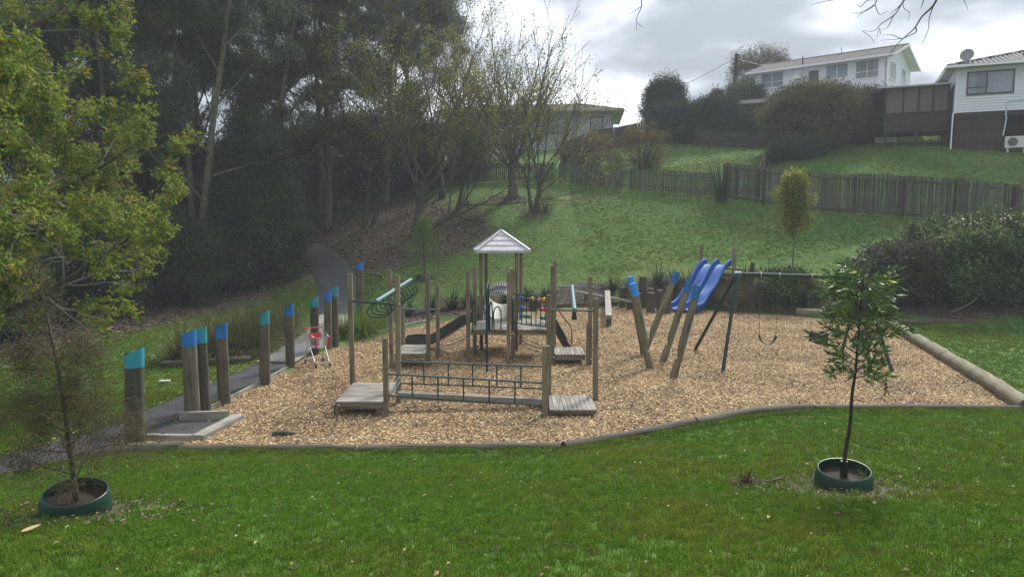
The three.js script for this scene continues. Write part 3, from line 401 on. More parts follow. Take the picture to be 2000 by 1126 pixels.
  // roof
  { const R = sub(S, 'tower_roof'), c = V(-0.34, 3.70, -22.36), e = 0.81, yE = 3.10, turn = 0.10, co = [[-1, 1], [1, 1], [1, -1], [-1, -1]].map(([a, d]) => V(c.x + (a * Math.cos(turn) + d * Math.sin(turn)) * e, yE, c.z + (d * Math.cos(turn) - a * Math.sin(turn)) * e));
    for (let f = 0; f < 4; f++) { const A = co[f], B = co[(f + 1) % 4], nrm = B.clone().sub(A).cross(c.clone().sub(A)).normalize();
      for (let k = 0; k < 4; k++) { const t0 = k / 4, t1 = Math.min(0.985, (k + 1) / 4 - 0.008), lo = [A.clone().lerp(c, t0), B.clone().lerp(c, t0)].map((q) => q.addScaledVector(nrm, 0.022)), hi = [A.clone().lerp(c, t1), B.clone().lerp(c, t1)].map((q) => q.addScaledVector(nrm, 0.006)); const dn = nrm.clone().multiplyScalar(-0.03), b = new Build();
        b.quad(lo[0], lo[1], hi[1], hi[0]).quad(lo[0].clone().add(dn), lo[1].clone().add(dn), lo[1], lo[0]).quad(hi[0], hi[1], hi[1].clone().add(dn), hi[0].clone().add(dn)).quad(lo[1].clone().add(dn), lo[0].clone().add(dn), hi[0].clone().add(dn), hi[1].clone().add(dn));
        part(R, 'roof_board', b.geo(), M.plasticRoof); }
      part(R, 'hip_cap', bar(A.clone().add(V(0, 0.02, 0)), c.clone().add(V(0, 0.015, 0)), 0.09, 0.05), M.plasticRoof);
      const o = A.clone().add(B).multiplyScalar(0.5).sub(V(c.x, yE, c.z)).setLength(0.012); part(R, 'eave_board', bar(A.clone().add(o).add(V(0, -0.02, 0)), B.clone().add(o).add(V(0, -0.02, 0)), 0.045, 0.085), M.plasticRoof); } }
  // bar panel and bead panel
  tb(V(0.06, 1.90, -20.5), V(1.13, 1.89, -19.68), 0.02, 'panel_rail', M.green); tb(V(0.06, 1.06, -20.5), V(1.13, 1.05, -19.68), 0.018, 'panel_rail', M.green);
  for (let k = 0; k < 8; k++) { const t = (k + 0.7) / 8.1, p = V(0.06, 1.90, -20.5).lerp(V(1.13, 1.89, -19.68), t); tb(p, V(p.x, 1.06, p.z), 0.014, 'panel_bar', M.green, 6); }
  { const bp = sub(S, 'bead_panel'), bc = [[0.02, 0.10, 0.42], [0.55, 0.30, 0.02], [0.55, 0.02, 0.03], [0.02, 0.24, 0.19]].map(([a, b, c]) => std(a, b, c, 0.35)), rows = [[1.68, [[0.05, 0], [0.36, 1], [0.60, 1], [0.72, 1], [0.84, 1]]], [1.38, [[0.05, 0], [0.66, 2], [0.77, 2], [0.88, 2]]], [1.13, [[0.05, 0], [0.17, 3], [0.28, 3], [0.66, 3], [0.77, 3], [0.88, 3]]]];
    for (const [y, beads] of rows) { part(bp, 'bead_rod', tubeGeo([V(0.2, y, -21.55), V(1.2, y, -20.85)], 0.009, 6), M.galv); for (const [t, c] of beads) { const g = new THREE.SphereGeometry(0.068, 12, 10); g.scale(1, 1, 1); const q = V(0.2, y, -21.55).lerp(V(1.2, y, -20.85), t + 0.03); g.translate(q.x, q.y, q.z); part(bp, 'bead', g, bc[c]); } }
    part(bp, 'spinner', tubeGeo([V(0.66, 1.46, -21.26), V(0.68, 1.46, -21.2)], 0.17, 18), std(0.07, 0.045, 0.035, 0.7)); }
  // step ladder on the far side
  part(S, 'stair_stringer', bar(V(1.24, 0.98, -21.0), V(1.80, -0.05, -21.5), 0.05, 0.22), M.black); part(S, 'stair_stringer', bar(V(1.24, 0.98, -21.6), V(1.80, -0.05, -22.1), 0.05, 0.22), M.black);
  for (let k = 0; k < 4; k++) { const x = 1.35 + k * 0.12, y = 0.78 - k * 0.22; part(S, 'stair_tread', bar(V(x, y, -21.1 - k * 0.11), V(x, y, -21.66 - k * 0.11), 0.16, 0.03), M.navy); }
  part(S, 'stair_rail', tubeGeo(smooth([V(1.24, 1.55, -21.0), V(1.62, 1.02, -21.35), V(1.80, 0.76, -21.5), V(1.83, 0.6, -21.5), V(1.80, 0.02, -21.5)], 24), 0.016, 8), M.green); part(S, 'stair_rail', tubeGeo(smooth([V(1.24, 1.2, -21.0), V(1.5, 0.75, -21.22), V(1.70, 0.42, -21.4), V(1.78, 0.40, -21.5)], 20), 0.013, 8), M.green);
  // dark slide
  part(S, 'slide', sweep(smooth([V(-1.06, 1.02, -21.5), V(-1.30, 0.98, -21.55), V(-1.75, 0.70, -21.7), V(-2.35, 0.30, -21.95), V(-2.62, 0.20, -22.05), V(-3.05, 0.19, -22.2), V(-3.45, 0.13, -22.35)], 34), [[-0.27, 0.22], [-0.30, 0.22], [-0.30, -0.02], [-0.24, -0.06], [0.24, -0.06], [0.30, -0.02], [0.30, 0.22], [0.27, 0.22], [0.25, 0.02], [0.20, -0.02], [-0.20, -0.02], [-0.25, 0.02]]), M.navy);
  // sagging chain bridges
  for (const [z, y] of [[-19.95, 0], [-20.4, 0.02]]) { chainRun(V(-2.17, 0.52 + y, z), V(-1.22, 0.82 + y, z), 0.12); chainRun(V(-2.17, 0.44 + y, z), V(-1.22, 0.74 + y, z), 0.16); chainRun(V(0.02, 0.84 + y, z), V(1.15, 0.42 + y, z + 0.3), 0.12); chainRun(V(0.02, 0.76 + y, z), V(1.15, 0.34 + y, z + 0.3), 0.16); }
}
// ---------------------------------------------------------------- swings
const swingTop = (x) => 2.50 - (x - 6.42) * 0.03;
{
  const S = thing('swing_frame', 'dark green steel swing frame with splayed legs', 'swing frame', 8, 0, -20.3);
  const tb = (p, q, r, name, mat = M.green) => part(S, name, tubeGeo([p, q], r, 12), mat);
  tb(V(6.38, swingTop(6.38), -20.3), V(10.08, swingTop(10.08), -20.3), 0.056, 'top_bar');
  for (const [ax, fx, bx] of [[6.44, 5.54, 5.62], [10.0, 10.17, 10.32]]) { tb(V(ax, swingTop(ax) - 0.01, -20.26), V(fx, -0.25, -18.5), 0.048, 'leg'); tb(V(ax, swingTop(ax) - 0.01, -20.34), V(bx, -0.25, -22.0), 0.048, 'leg'); part(S, 'corner_joint', tubeGeo([V(ax - 0.09, swingTop(ax), -20.3), V(ax + 0.12, swingTop(ax), -20.3)], 0.068, 12), M.greenLight); }
  for (const x of [7.12, 7.66, 8.58, 9.12]) { const g = new THREE.TorusGeometry(0.062, 0.014, 6, 14); g.rotateY(Math.PI / 2); g.translate(x, swingTop(x), -20.3); part(S, 'hanger_clamp', g, M.galv); }
}
function hangChain(o, x, y0, y1, dx = 0) { const b = new Build(), n = Math.round((y0 - y1) / 0.05); for (let k = 0; k < n; k++) { const A = V(x + dx * k / n, y0 + (y1 - y0) * k / n, -20.3), B = V(x + dx * (k + 1.2) / n, y0 + (y1 - y0) * (k + 1.2) / n, -20.3), s = k % 2 ? V(0.010, 0, 0) : V(0, 0, 0.010); b.tube([A, A.clone().lerp(B, 0.5).add(s), B], 0.0045, 4, false).tube([A, A.clone().lerp(B, 0.5).sub(s), B], 0.0045, 4, false); } part(o, 'chain', b.geo(), std(0.11, 0.095, 0.085, 0.6, { metalness: 0.3 })); }
{
  const s = thing('belt_swing', 'black belt swing seat hanging on two chains', 'swing', 7.38, 0.5, -20.3, 0, 'swings on the green frame');
  hangChain(s, 7.14, 2.42, 0.70, 0.0); hangChain(s, 7.64, 2.40, 0.70, -0.02);
  part(s, 'seat', sweep(smooth([V(7.13, 0.74, -20.3), V(7.17, 0.58, -20.3), V(7.28, 0.49, -20.3), V(7.40, 0.475, -20.3), V(7.52, 0.51, -20.3), V(7.61, 0.62, -20.3), V(7.63, 0.72, -20.3)], 24), [[-0.065, 0], [0.065, 0], [0.065, 0.018], [-0.065, 0.018]]), M.black);
  const k = thing('toddler_swing', 'black bucket swing half hidden behind the leafy sapling', 'swing', 8.85, 0.5, -20.3, 0, 'swings on the green frame');
  hangChain(k, 8.6, 2.38, 0.82, 0.03); hangChain(k, 9.1, 2.36, 0.82, -0.03);
  const sh = new THREE.Shape(); sh.moveTo(-0.22, 0.3); sh.lineTo(-0.19, 0.02); sh.quadraticCurveTo(0, -0.06, 0.19, 0.02); sh.lineTo(0.22, 0.3); sh.lineTo(0.15, 0.3); sh.quadraticCurveTo(0, 0.2, -0.15, 0.3);
  for (const [z, nm] of [[-20.16, 'front_panel'], [-20.46, 'back_panel']]) { const g = new THREE.ExtrudeGeometry(sh, { depth: 0.03, bevelEnabled: true, bevelSize: 0.008, bevelThickness: 0.008, bevelSegments: 2 }); g.translate(8.85, 0.52, z); part(k, nm, g, M.black); }
  part(k, 'seat', sweep(smooth([V(8.66, 0.62, -20.3), V(8.7, 0.52, -20.3), V(8.85, 0.48, -20.3), V(9.0, 0.52, -20.3), V(9.04, 0.62, -20.3)], 16), [[-0.15, 0], [0.15, 0], [0.15, 0.02], [-0.15, 0.02]]), M.black);
}
// ---------------------------------------------------------------- blue double slide on the bank
{
  const S = thing('double_slide', 'bright blue double lane slide on the planted bank', 'slide', 8.6, 0, -32);
  const line = smooth([V(9.92, 1.86, -34.05), V(9.66, 1.84, -33.7), V(9.35, 1.62, -33.3), V(8.80, 1.02, -32.5), V(8.35, 0.66, -31.85), V(8.02, 0.34, -31.4), V(7.72, 0.17, -31.0), V(7.42, 0.15, -30.62)], 44);
  const lane = (o) => [[o - 0.27, 0.24], [o - 0.255, 0.10], [o - 0.22, 0.02], [o - 0.14, -0.01], [o + 0.14, -0.01], [o + 0.22, 0.02], [o + 0.255, 0.10], [o + 0.27, 0.24]];
  const prof = [[-0.70, 0.23], [-0.66, 0.27], [-0.62, 0.27], ...lane(-0.31), [-0.02, 0.27], [0.02, 0.27], ...lane(0.31), [0.62, 0.27], [0.66, 0.27], [0.70, 0.23], [0.68, 0.17], [0.64, 0.20], [0.60, -0.05], [-0.60, -0.05], [-0.64, 0.20], [-0.68, 0.17]].reverse();
  part(S, 'chute', sweep(line, prof), M.blueSlide);
  part(S, 'end_post', bar(V(9.12, 0.9, -34.25), V(9.12, 2.82, -34.25), 0.13, 0.13), M.post[0]); part(S, 'end_post', bar(V(10.42, 0.3, -33.3), V(10.42, 2.68, -33.3), 0.13, 0.13), M.post[2]);
  part(S, 'landing_board', bar(V(9.2, 1.72, -34.3), V(10.9, 1.70, -33.5), 0.35, 0.08), M.deck[1]);
}
solo('bank_rail', bar(V(9.8, 1.45, -33.0), V(12.0, 1.42, -32.4), 0.1, 0.16), M.logDark[1], 'dark timber rail retaining the bank beside the blue slide', 'rail');
solo('bank_post', bar(V(11.15, 0.4, -32.9), V(11.15, 2.05, -32.9), 0.14, 0.14), wood(0.07, 0.05, 0.045), 'dark brown post standing behind the swing bar end', 'post');
[[5.05, -32.3, 0.95, 0.14], [5.32, -31.9, 1.25, 0.15], [5.55, -31.2, 0.80, 0.17], [5.62, -32.1, 0.70, 0.14], [5.95, -32.2, 1.45, 0.17], [6.18, -31.5, 0.98, 0.16], [6.02, -30.6, 0.88, 0.19], [6.55, -31.3, 0.92, 0.15], [6.72, -30.6, 0.78, 0.18], [6.95, -31.5, 1.02, 0.15], [7.2, -32.3, 1.25, 0.15]].forEach(([x, z, h, r], k) => { const g = roundLog(V(x, -0.2, z), V(x, h, z), r, 14, 0.08); solo('stump_step', g, M.logDark[k % 2], 'upright dark log stump in the cluster of steps by the blue slide', 'stump', 'log stump steps up the bank'); });
// ---------------------------------------------------------------- balance beams
{
  const b = thing('balance_beam', 'weathered grey balance beam on short posts pointing at the hill', 'balance beam', 3.9, 0, -29.6);
  part(b, 'beam', bar(V(3.62, 0.40, -26.4), V(4.45, 0.66, -33.0), 0.24, 0.15, 0.012), M.deck[2]);
  for (const [x, z, h] of [[3.66, -26.6, 0.33], [4.05, -29.8, 0.46], [4.40, -32.6, 0.58]]) part(b, 'post', bar(V(x, -0.3, z), V(x, h, z), 0.17, 0.17), M.logDark[1]);
  const c = thing('balance_beam', 'thin pale balance rail crossing behind the weathered balance beam', 'balance beam', 4.2, 0, -32.6);
  part(c, 'beam', bar(V(3.0, 0.62, -33.6), V(5.6, 0.36, -31.2), 0.12, 0.10, 0.01), M.board);
  for (const t of [0.18, 0.55, 0.95]) part(c, 'post', bar(V(3.0 + 2.6 * t, -0.3, -33.6 + 2.4 * t), V(3.0 + 2.6 * t, 0.56 - 0.26 * t, -33.6 + 2.4 * t), 0.13, 0.13), M.logDark[0]);
}
// ---------------------------------------------------------------- supermarket trolley
{
  const S = thing('shopping_trolley', 'chrome wire shopping trolley with red handle and corner guards', 'trolley', -5.40, CH(-5.4, -19.4) + 0.0, -19.55, Math.atan2(0.47, 0.80));
  const w = M.steel, P = (pts, r, name, mat = w, par = S, sides = 6) => piece(par, name, tubeGeo(pts, r, sides), mat);
  const RT = (s) => V(0.265 * s, 0.93, -0.42), FT = (s) => V(0.19 * s, 0.84, 0.46), RB = (s) => V(0.225 * s, 0.50, -0.30), FB = (s) => V(0.165 * s, 0.56, 0.40);
  const basket = sub(S, 'basket'), b = new Build();
  for (const s of [-1, 1]) {
    for (let k = 1; k < 4; k++) { const t = k / 4; b.tube([RB(s).lerp(RT(s), t), FB(s).lerp(FT(s), t)], 0.0045, 4); }
    for (let k = 1; k < 14; k++) { const t = k / 14; b.tube([RB(s).lerp(FB(s), t), RT(s).lerp(FT(s), t)], 0.003, 4); }
    P([RB(s), RT(s), FT(s), FB(s), RB(s)], 0.008, 'basket_rim', w, basket);
  }
  for (let k = 1; k < 10; k++) { const t = k / 10; b.tube([RB(-1).lerp(RB(1), t), FB(-1).lerp(FB(1), t), FT(-1).lerp(FT(1), t)], 0.003, 4); b.tube([RB(-1).lerp(RB(1), t), RT(-1).lerp(RT(1), t).add(V(0, -0.1, 0))], 0.003, 4); }
  for (let k = 0; k <= 4; k++) { const t = k / 4; b.tube([FB(-1).lerp(FT(-1), t), FB(1).lerp(FT(1), t)], 0.006, 4); b.tube([RB(-1).lerp(FB(-1), t), RB(1).lerp(FB(1), t)], 0.006, 4); }
  piece(basket, 'wire_grid', b.geo(), w).userData.kind = 'stuff';
  P([RT(-1).add(V(-0.02, 0.06, -0.05)), RT(1).add(V(0.02, 0.06, -0.05))], 0.019, 'handle', M.red, S, 10); for (const s of [-1, 1]) P([RT(s).add(V(0.02 * s, 0.06, -0.05)), RT(s), RT(s).lerp(FT(s), 0.2)], 0.011, 'handle_bracket', std(0.07, 0.07, 0.075, 0.5));
  for (const s of [-1, 1]) piece(S, 'corner_guard', tubeGeo([FB(s), FT(s).add(V(0, 0.015, 0))], 0.027, 8), M.red);
  piece(S, 'child_seat', along(timber(0.36, 0.02, 0.17, 0.004), V(0, 0.70, -0.31), V(0, 0.86, -0.36)), M.red);
  for (const s of [-1, 1]) P(smooth([V(0.225 * s, 0.50, -0.30), V(0.235 * s, 0.42, -0.33), V(0.25 * s, 0.16, -0.46), V(0.24 * s, 0.14, -0.40), V(0.20 * s, 0.13, 0.30), V(0.19 * s, 0.14, 0.44)], 30), 0.014, 'chassis_rail', w, S, 8);
  for (const s of [-1, 1]) P([V(0.21 * s, 0.50, -0.05), V(0.195 * s, 0.15, 0.36)], 0.012, 'strut', w, S, 8);
  P([V(-0.19, 0.14, 0.42), V(0.19, 0.14, 0.42)], 0.011, 'cross_bar', w); P([V(-0.245, 0.145, -0.42), V(0.245, 0.145, -0.42)], 0.011, 'cross_bar', w); P([V(-0.2, 0.5, -0.05), V(0.2, 0.5, -0.05)], 0.011, 'cross_bar', w);
  for (const [x, z] of [[-0.25, -0.45], [0.25, -0.45], [-0.19, 0.43], [0.19, 0.43]]) { const wh = sub(S, 'wheel'); wh.position.set(x, 0.062, z); const g = new THREE.TorusGeometry(0.042, 0.02, 8, 18); g.rotateY(Math.PI / 2); piece(wh, 'tyre', g, M.black); piece(wh, 'hub', tubeGeo([V(-0.014, 0, 0), V(0.014, 0, 0)], 0.03, 12), M.galv); piece(wh, 'fork', tubeGeo([V(0, 0.0, 0), V(0.026, 0.02, 0), V(0.02, 0.09, 0), V(0, 0.10, 0)], 0.008, 6), w); }
}
// ---------------------------------------------------------------- houses
const dirTurn = (ux, uz) => Math.atan2(-uz, ux);
function wallWithHoles(w, h, depth, holes, top) { // outline from 0,0; holes [x, y, w, h]; top: optional apex height of a gable
  const s = new THREE.Shape(); s.moveTo(0, 0); s.lineTo(w, 0); s.lineTo(w, h); if (top) s.lineTo(w / 2, top); s.lineTo(0, h); s.lineTo(0, 0);
  for (const [x, y, a, b] of holes) { const p = new THREE.Path(); p.moveTo(x, y); p.lineTo(x, y + b); p.lineTo(x + a, y + b); p.lineTo(x + a, y); p.lineTo(x, y); s.holes.push(p); }
  return new THREE.ExtrudeGeometry(s, { depth, bevelEnabled: false });
}
// a window set in its opening: outward is +z of the holder. lights: x positions (0..1) of mullions; rail: height (0..1) of a transom or 0
function windowIn(parent, x, y, w, h, lights, rail, frameMat, curtain, open) {
  const g = sub(parent, 'window'); g.position.set(x, y, 0); const f = 0.05;
  piece(g, 'frame', boxGeo(-0.03, -0.04, -0.02, f, h + 0.04, 0.045), frameMat); piece(g, 'frame', boxGeo(w - f, -0.04, -0.02, w + 0.03, h + 0.04, 0.045), frameMat); piece(g, 'frame', boxGeo(f, h - f, -0.02, w - f, h + 0.04, 0.043), frameMat); piece(g, 'sill', boxGeo(f, -0.05, -0.02, w - f, f, 0.07), frameMat);
  for (const t of lights) piece(g, 'mullion', boxGeo(w * t - 0.025, f, -0.015, w * t + 0.025, h - f, 0.036), frameMat);
  if (rail) piece(g, 'transom', boxGeo(f, h * rail - 0.022, -0.012, w - f, h * rail + 0.022, 0.032), frameMat);
  const xs = [0, ...lights, 1]; for (let k = 0; k < xs.length - 1; k++) piece(g, 'pane', boxGeo(w * xs[k] + 0.024, f - 0.004, 0.004, w * xs[k + 1] - 0.024, h - f + 0.004, 0.010), M.pane);
  if (curtain) { const b = new Build(), n = 40, pt = (k) => V(w * k / n, 0, -0.16 + 0.025 * Math.sin(k * 1.7) + 0.015 * Math.sin(k * 0.9 + x)); for (let k = 0; k < n; k++) if (curtain(k / n)) { const a = pt(k), c = pt(k + 1); b.quad(V(a.x, 0.02, a.z), V(c.x, 0.02, c.z), V(c.x, h - 0.02, c.z), V(a.x, h - 0.02, a.z)); } if (b.i.length) piece(g, 'curtain', b.geo(), M.curtain); }
  if (open) piece(g, 'open_sash', along(timber(w * 0.9, 0.04, h * 0.95, 0.004), V(w / 2, h * 0.04, 0.32), V(w / 2, h * 0.97, 0.05)), frameMat);
  return g;
}
M.pane = phys(0.75, 0.8, 0.84, 0.04, { transmission: 0.85, thickness: 0, ior: 1.5 });
// one pitched tile face: from eave corner a along the eave to b, up the slope by vector s; each course a sub-part with rolls and a step
function tileFace(roof, a, b, s, courses, mats, trimA = 0, trimB = 0, roll = 0.3) {
  const e = b.clone().sub(a), L = e.length(), n = e.clone().cross(s).normalize(), pitch = roll / 4;
  for (let c = 0; c < courses; c++) {
    const B = new Build(), t0 = c / courses, t1 = (c + 1.12) / courses, x0 = trimA * t0, x1 = L - trimB * t0, m = Math.max(2, Math.round((x1 - x0) / pitch));
    for (let k = 0; k <= m; k++) { const x = x0 + (x1 - x0) * k / m, w = 0.028 * Math.cos(x / roll * TAU), p = a.clone().addScaledVector(e, x / L);
      for (const [t, up] of [[t0, -0.03], [t0, 0.035], [t1, 0.0]]) { const q = p.clone().addScaledVector(s, Math.min(t, 1.0)).addScaledVector(n, up + w * (up < 0 ? 0 : 1) + 0.05); B.vert(q.x, q.y, q.z, n.x, n.y, n.z, x, t * s.length()); } }
    for (let k = 0; k < m; k++) { const q = k * 3; B.i.push(q, q + 3, q + 4, q, q + 4, q + 1, q + 1, q + 4, q + 5, q + 1, q + 5, q + 2); }
    const g = B.geo(); g.computeVertexNormals(); piece(roof, 'tile_course', g, mats[c % mats.length]);
  }
}
const tileGrey = [std(0.17, 0.165, 0.17, 0.9, { map: T.patch }), std(0.145, 0.14, 0.145, 0.9, { map: T.patch })], tileDark = [std(0.165, 0.165, 0.18, 0.75, { map: T.patch }), std(0.145, 0.145, 0.16, 0.75, { map: T.patch })], tileTan = [std(0.22, 0.185, 0.145, 0.85, { map: T.patch }), std(0.20, 0.17, 0.135, 0.85, { map: T.patch })];
{ // white house on the skyline: long wall towards the park, gable end at its far right
  const L = 11.5, D = 8.2, y0 = 15.0, wh = 3.05, ux = 0.75, uz = 0.661, base = 11.2;
  const g = thing('white_house', 'white two storey house with grey tiled gable roof on the skyline', 'house', 32 - ux * L, base, -62.3 - uz * L, dirTurn(ux, uz));
  const fy = y0 - base, wt = 0.14;
  const wins = [[0.55, 1.35, 2.15, 1.35], [3.6, 1.75, 0.85, 0.95], [4.95, 0.15, 0.95, 2.25], [6.5, 1.45, 1.9, 1.25], [9.0, 1.15, 1.9, 1.55]];
  const front = sub(g, 'front_wall'); front.position.set(0, fy, -wt); piece(front, 'cladding', wallWithHoles(L, wh, wt, wins), M.white);
  wins.forEach(([x, y, w, h], k) => { if (k === 2) { const d = sub(g, 'door'); d.position.set(x, fy + y, -0.05); piece(d, 'panel', boxGeo(0, 0, -0.04, w, h, 0), std(0.10, 0.11, 0.12, 0.5)); piece(d, 'frame', boxGeo(-0.06, 0, -0.02, 0.03, h + 0.05, 0.07), M.trim); piece(d, 'frame', boxGeo(w - 0.03, 0, -0.02, w + 0.06, h + 0.05, 0.07), M.trim); } else { const wn = windowIn(g, x, fy + y, w, h, k === 1 ? [] : [0.5], k === 0 || k === 4 ? 0.38 : 0, M.trim, (t) => k === 4 ? t < 0.15 || t > 0.72 : k !== 1, k === 1); wn.position.z = 0; } });
  const side = sub(g, 'gable_wall'); side.position.set(L, fy, 0); side.rotation.y = Math.PI / 2; const sw = [[1.0, 1.1, 1.9, 1.5], [4.9, 1.35, 1.5, 1.2]]; piece(side, 'cladding', wallWithHoles(D, wh, wt, sw, wh + 1.25).translate(0, 0, -wt), M.white);
  sw.forEach(([x, y, w, h]) => { const k = windowIn(g, 0, 0, w, h, [0.5], x < 2 ? 0.35 : 0, M.trim, (t) => t < 0.4); k.position.set(L, fy + y, -x); k.rotation.y = Math.PI / 2; });
  piece(g, 'back_wall', boxGeo(0.001, fy, -D, L - wt - 0.01, fy + wh, -D + wt), M.white); const w2 = sub(g, 'gable_wall'); w2.position.set(0, fy, 0); w2.rotation.y = Math.PI / 2; piece(w2, 'cladding', wallWithHoles(D - wt - 0.01, wh, wt, [], wh + 1.25).translate(wt + 0.005, 0, 0.0), M.white);
  piece(g, 'floor_slab', boxGeo(0.02, fy - 0.18, -D + 0.02, L - 0.02, fy - 0.004, -0.02), M.white);
  piece(g, 'lower_storey', boxGeo(0.6, -1.5, -D + 0.6, L - 0.6, fy - 0.19, -0.6), std(0.22, 0.19, 0.16, 0.9, { map: T.soft }));
  for (const x of [0.28, 4.72]) piece(g, 'downpipe', tubeGeo([V(x, fy - 1, 0.05), V(x, fy + wh - 0.2, 0.05)], 0.04, 8), M.trim);
  const roof = sub(g, 'roof'), ov = 0.7, rise = 1.3, yE = fy + wh + 0.0, zr = -D / 2, run = D / 2 + 0.75, k = rise / (D / 2);
  const eF = yE - 0.75 * k, ridge = yE + rise;
  tileFace(roof, V(-ov, eF, 0.75), V(L + ov, eF, 0.75), V(0, ridge - eF, -run), 12, tileGrey); tileFace(roof, V(L + ov, eF, -D - 0.75), V(-ov, eF, -D - 0.75), V(0, ridge - eF, run), 12, tileGrey);
  piece(roof, 'ridge_cap', tubeGeo([V(-ov, ridge + 0.08, zr), V(L + ov, ridge + 0.08, zr)], 0.09, 8), tileGrey[0]);
  piece(roof, 'gutter', boxGeo(-ov, eF - 0.12, 0.70, L + ov, eF + 0.05, 0.84), M.trim); piece(roof, 'soffit', boxGeo(-ov + 0.02, eF - 0.06, 0.02, L + ov - 0.02, eF - 0.02, 0.69), M.white);
  for (const x of [-ov - 0.02, L + ov - 0.02]) for (const s of [1, -1]) piece(roof, 'barge_board', bar(V(x + 0.02, eF - 0.06, zr + s * run), V(x + 0.02, ridge - 0.02, zr), 0.04, 0.22), M.trim);
  for (const s of [1, -1]) { const q = new Build(), a = V(-ov + 0.02, eF - 0.03, zr + s * run), b = V(L + ov - 0.02, eF - 0.03, zr + s * run), c = V(L + ov - 0.02, ridge - 0.03, zr), d = V(-ov + 0.02, ridge - 0.03, zr); s > 0 ? q.quad(b, a, d, c) : q.quad(a, b, c, d); piece(roof, 'lining', q.geo(), M.white); }
  piece(roof, 'vent_pipe', tubeGeo([V(4.4, eF + 0.3, 0), V(4.4, eF + 1.0, 0)], 0.05, 8), M.black); piece(roof, 'vent_pipe', tubeGeo([V(6.6, ridge, zr + 0.3), V(6.6, ridge + 0.55, zr + 0.3)], 0.03, 6), M.black);
}
{ // carport and its batten screen below the white house
  const c = thing('carport', 'low flat roofed carport with pale batten screen below the white house', 'carport', 19.5, 11, -64.5, dirTurn(0.85, 0.53));
  piece(c, 'roof_slab', boxGeo(-0.6, 3.05, -4.5, 5.6, 3.2, 1.0), std(0.34, 0.33, 0.32, 0.8)); piece(c, 'fascia', boxGeo(-0.62, 2.9, 1.0, 5.62, 3.22, 1.06), std(0.40, 0.38, 0.36, 0.8));
  for (const x of [-0.3, 2.5, 5.2]) piece(c, 'post', boxGeo(x, -1, 0.6, x + 0.12, 2.9, 0.72), M.brown);
  piece(c, 'back_wall', boxGeo(-0.6, -1, -4.6, 5.6, 3.0, -4.5), M.brown);
  for (let x = 0.9; x < 5.6; x += 0.2) piece(c, 'batten', boxGeo(x, -0.6, 0.86, x + 0.13, 1.75, 0.9), M.battens || (M.battens = wood(0.38, 0.35, 0.30)));
}
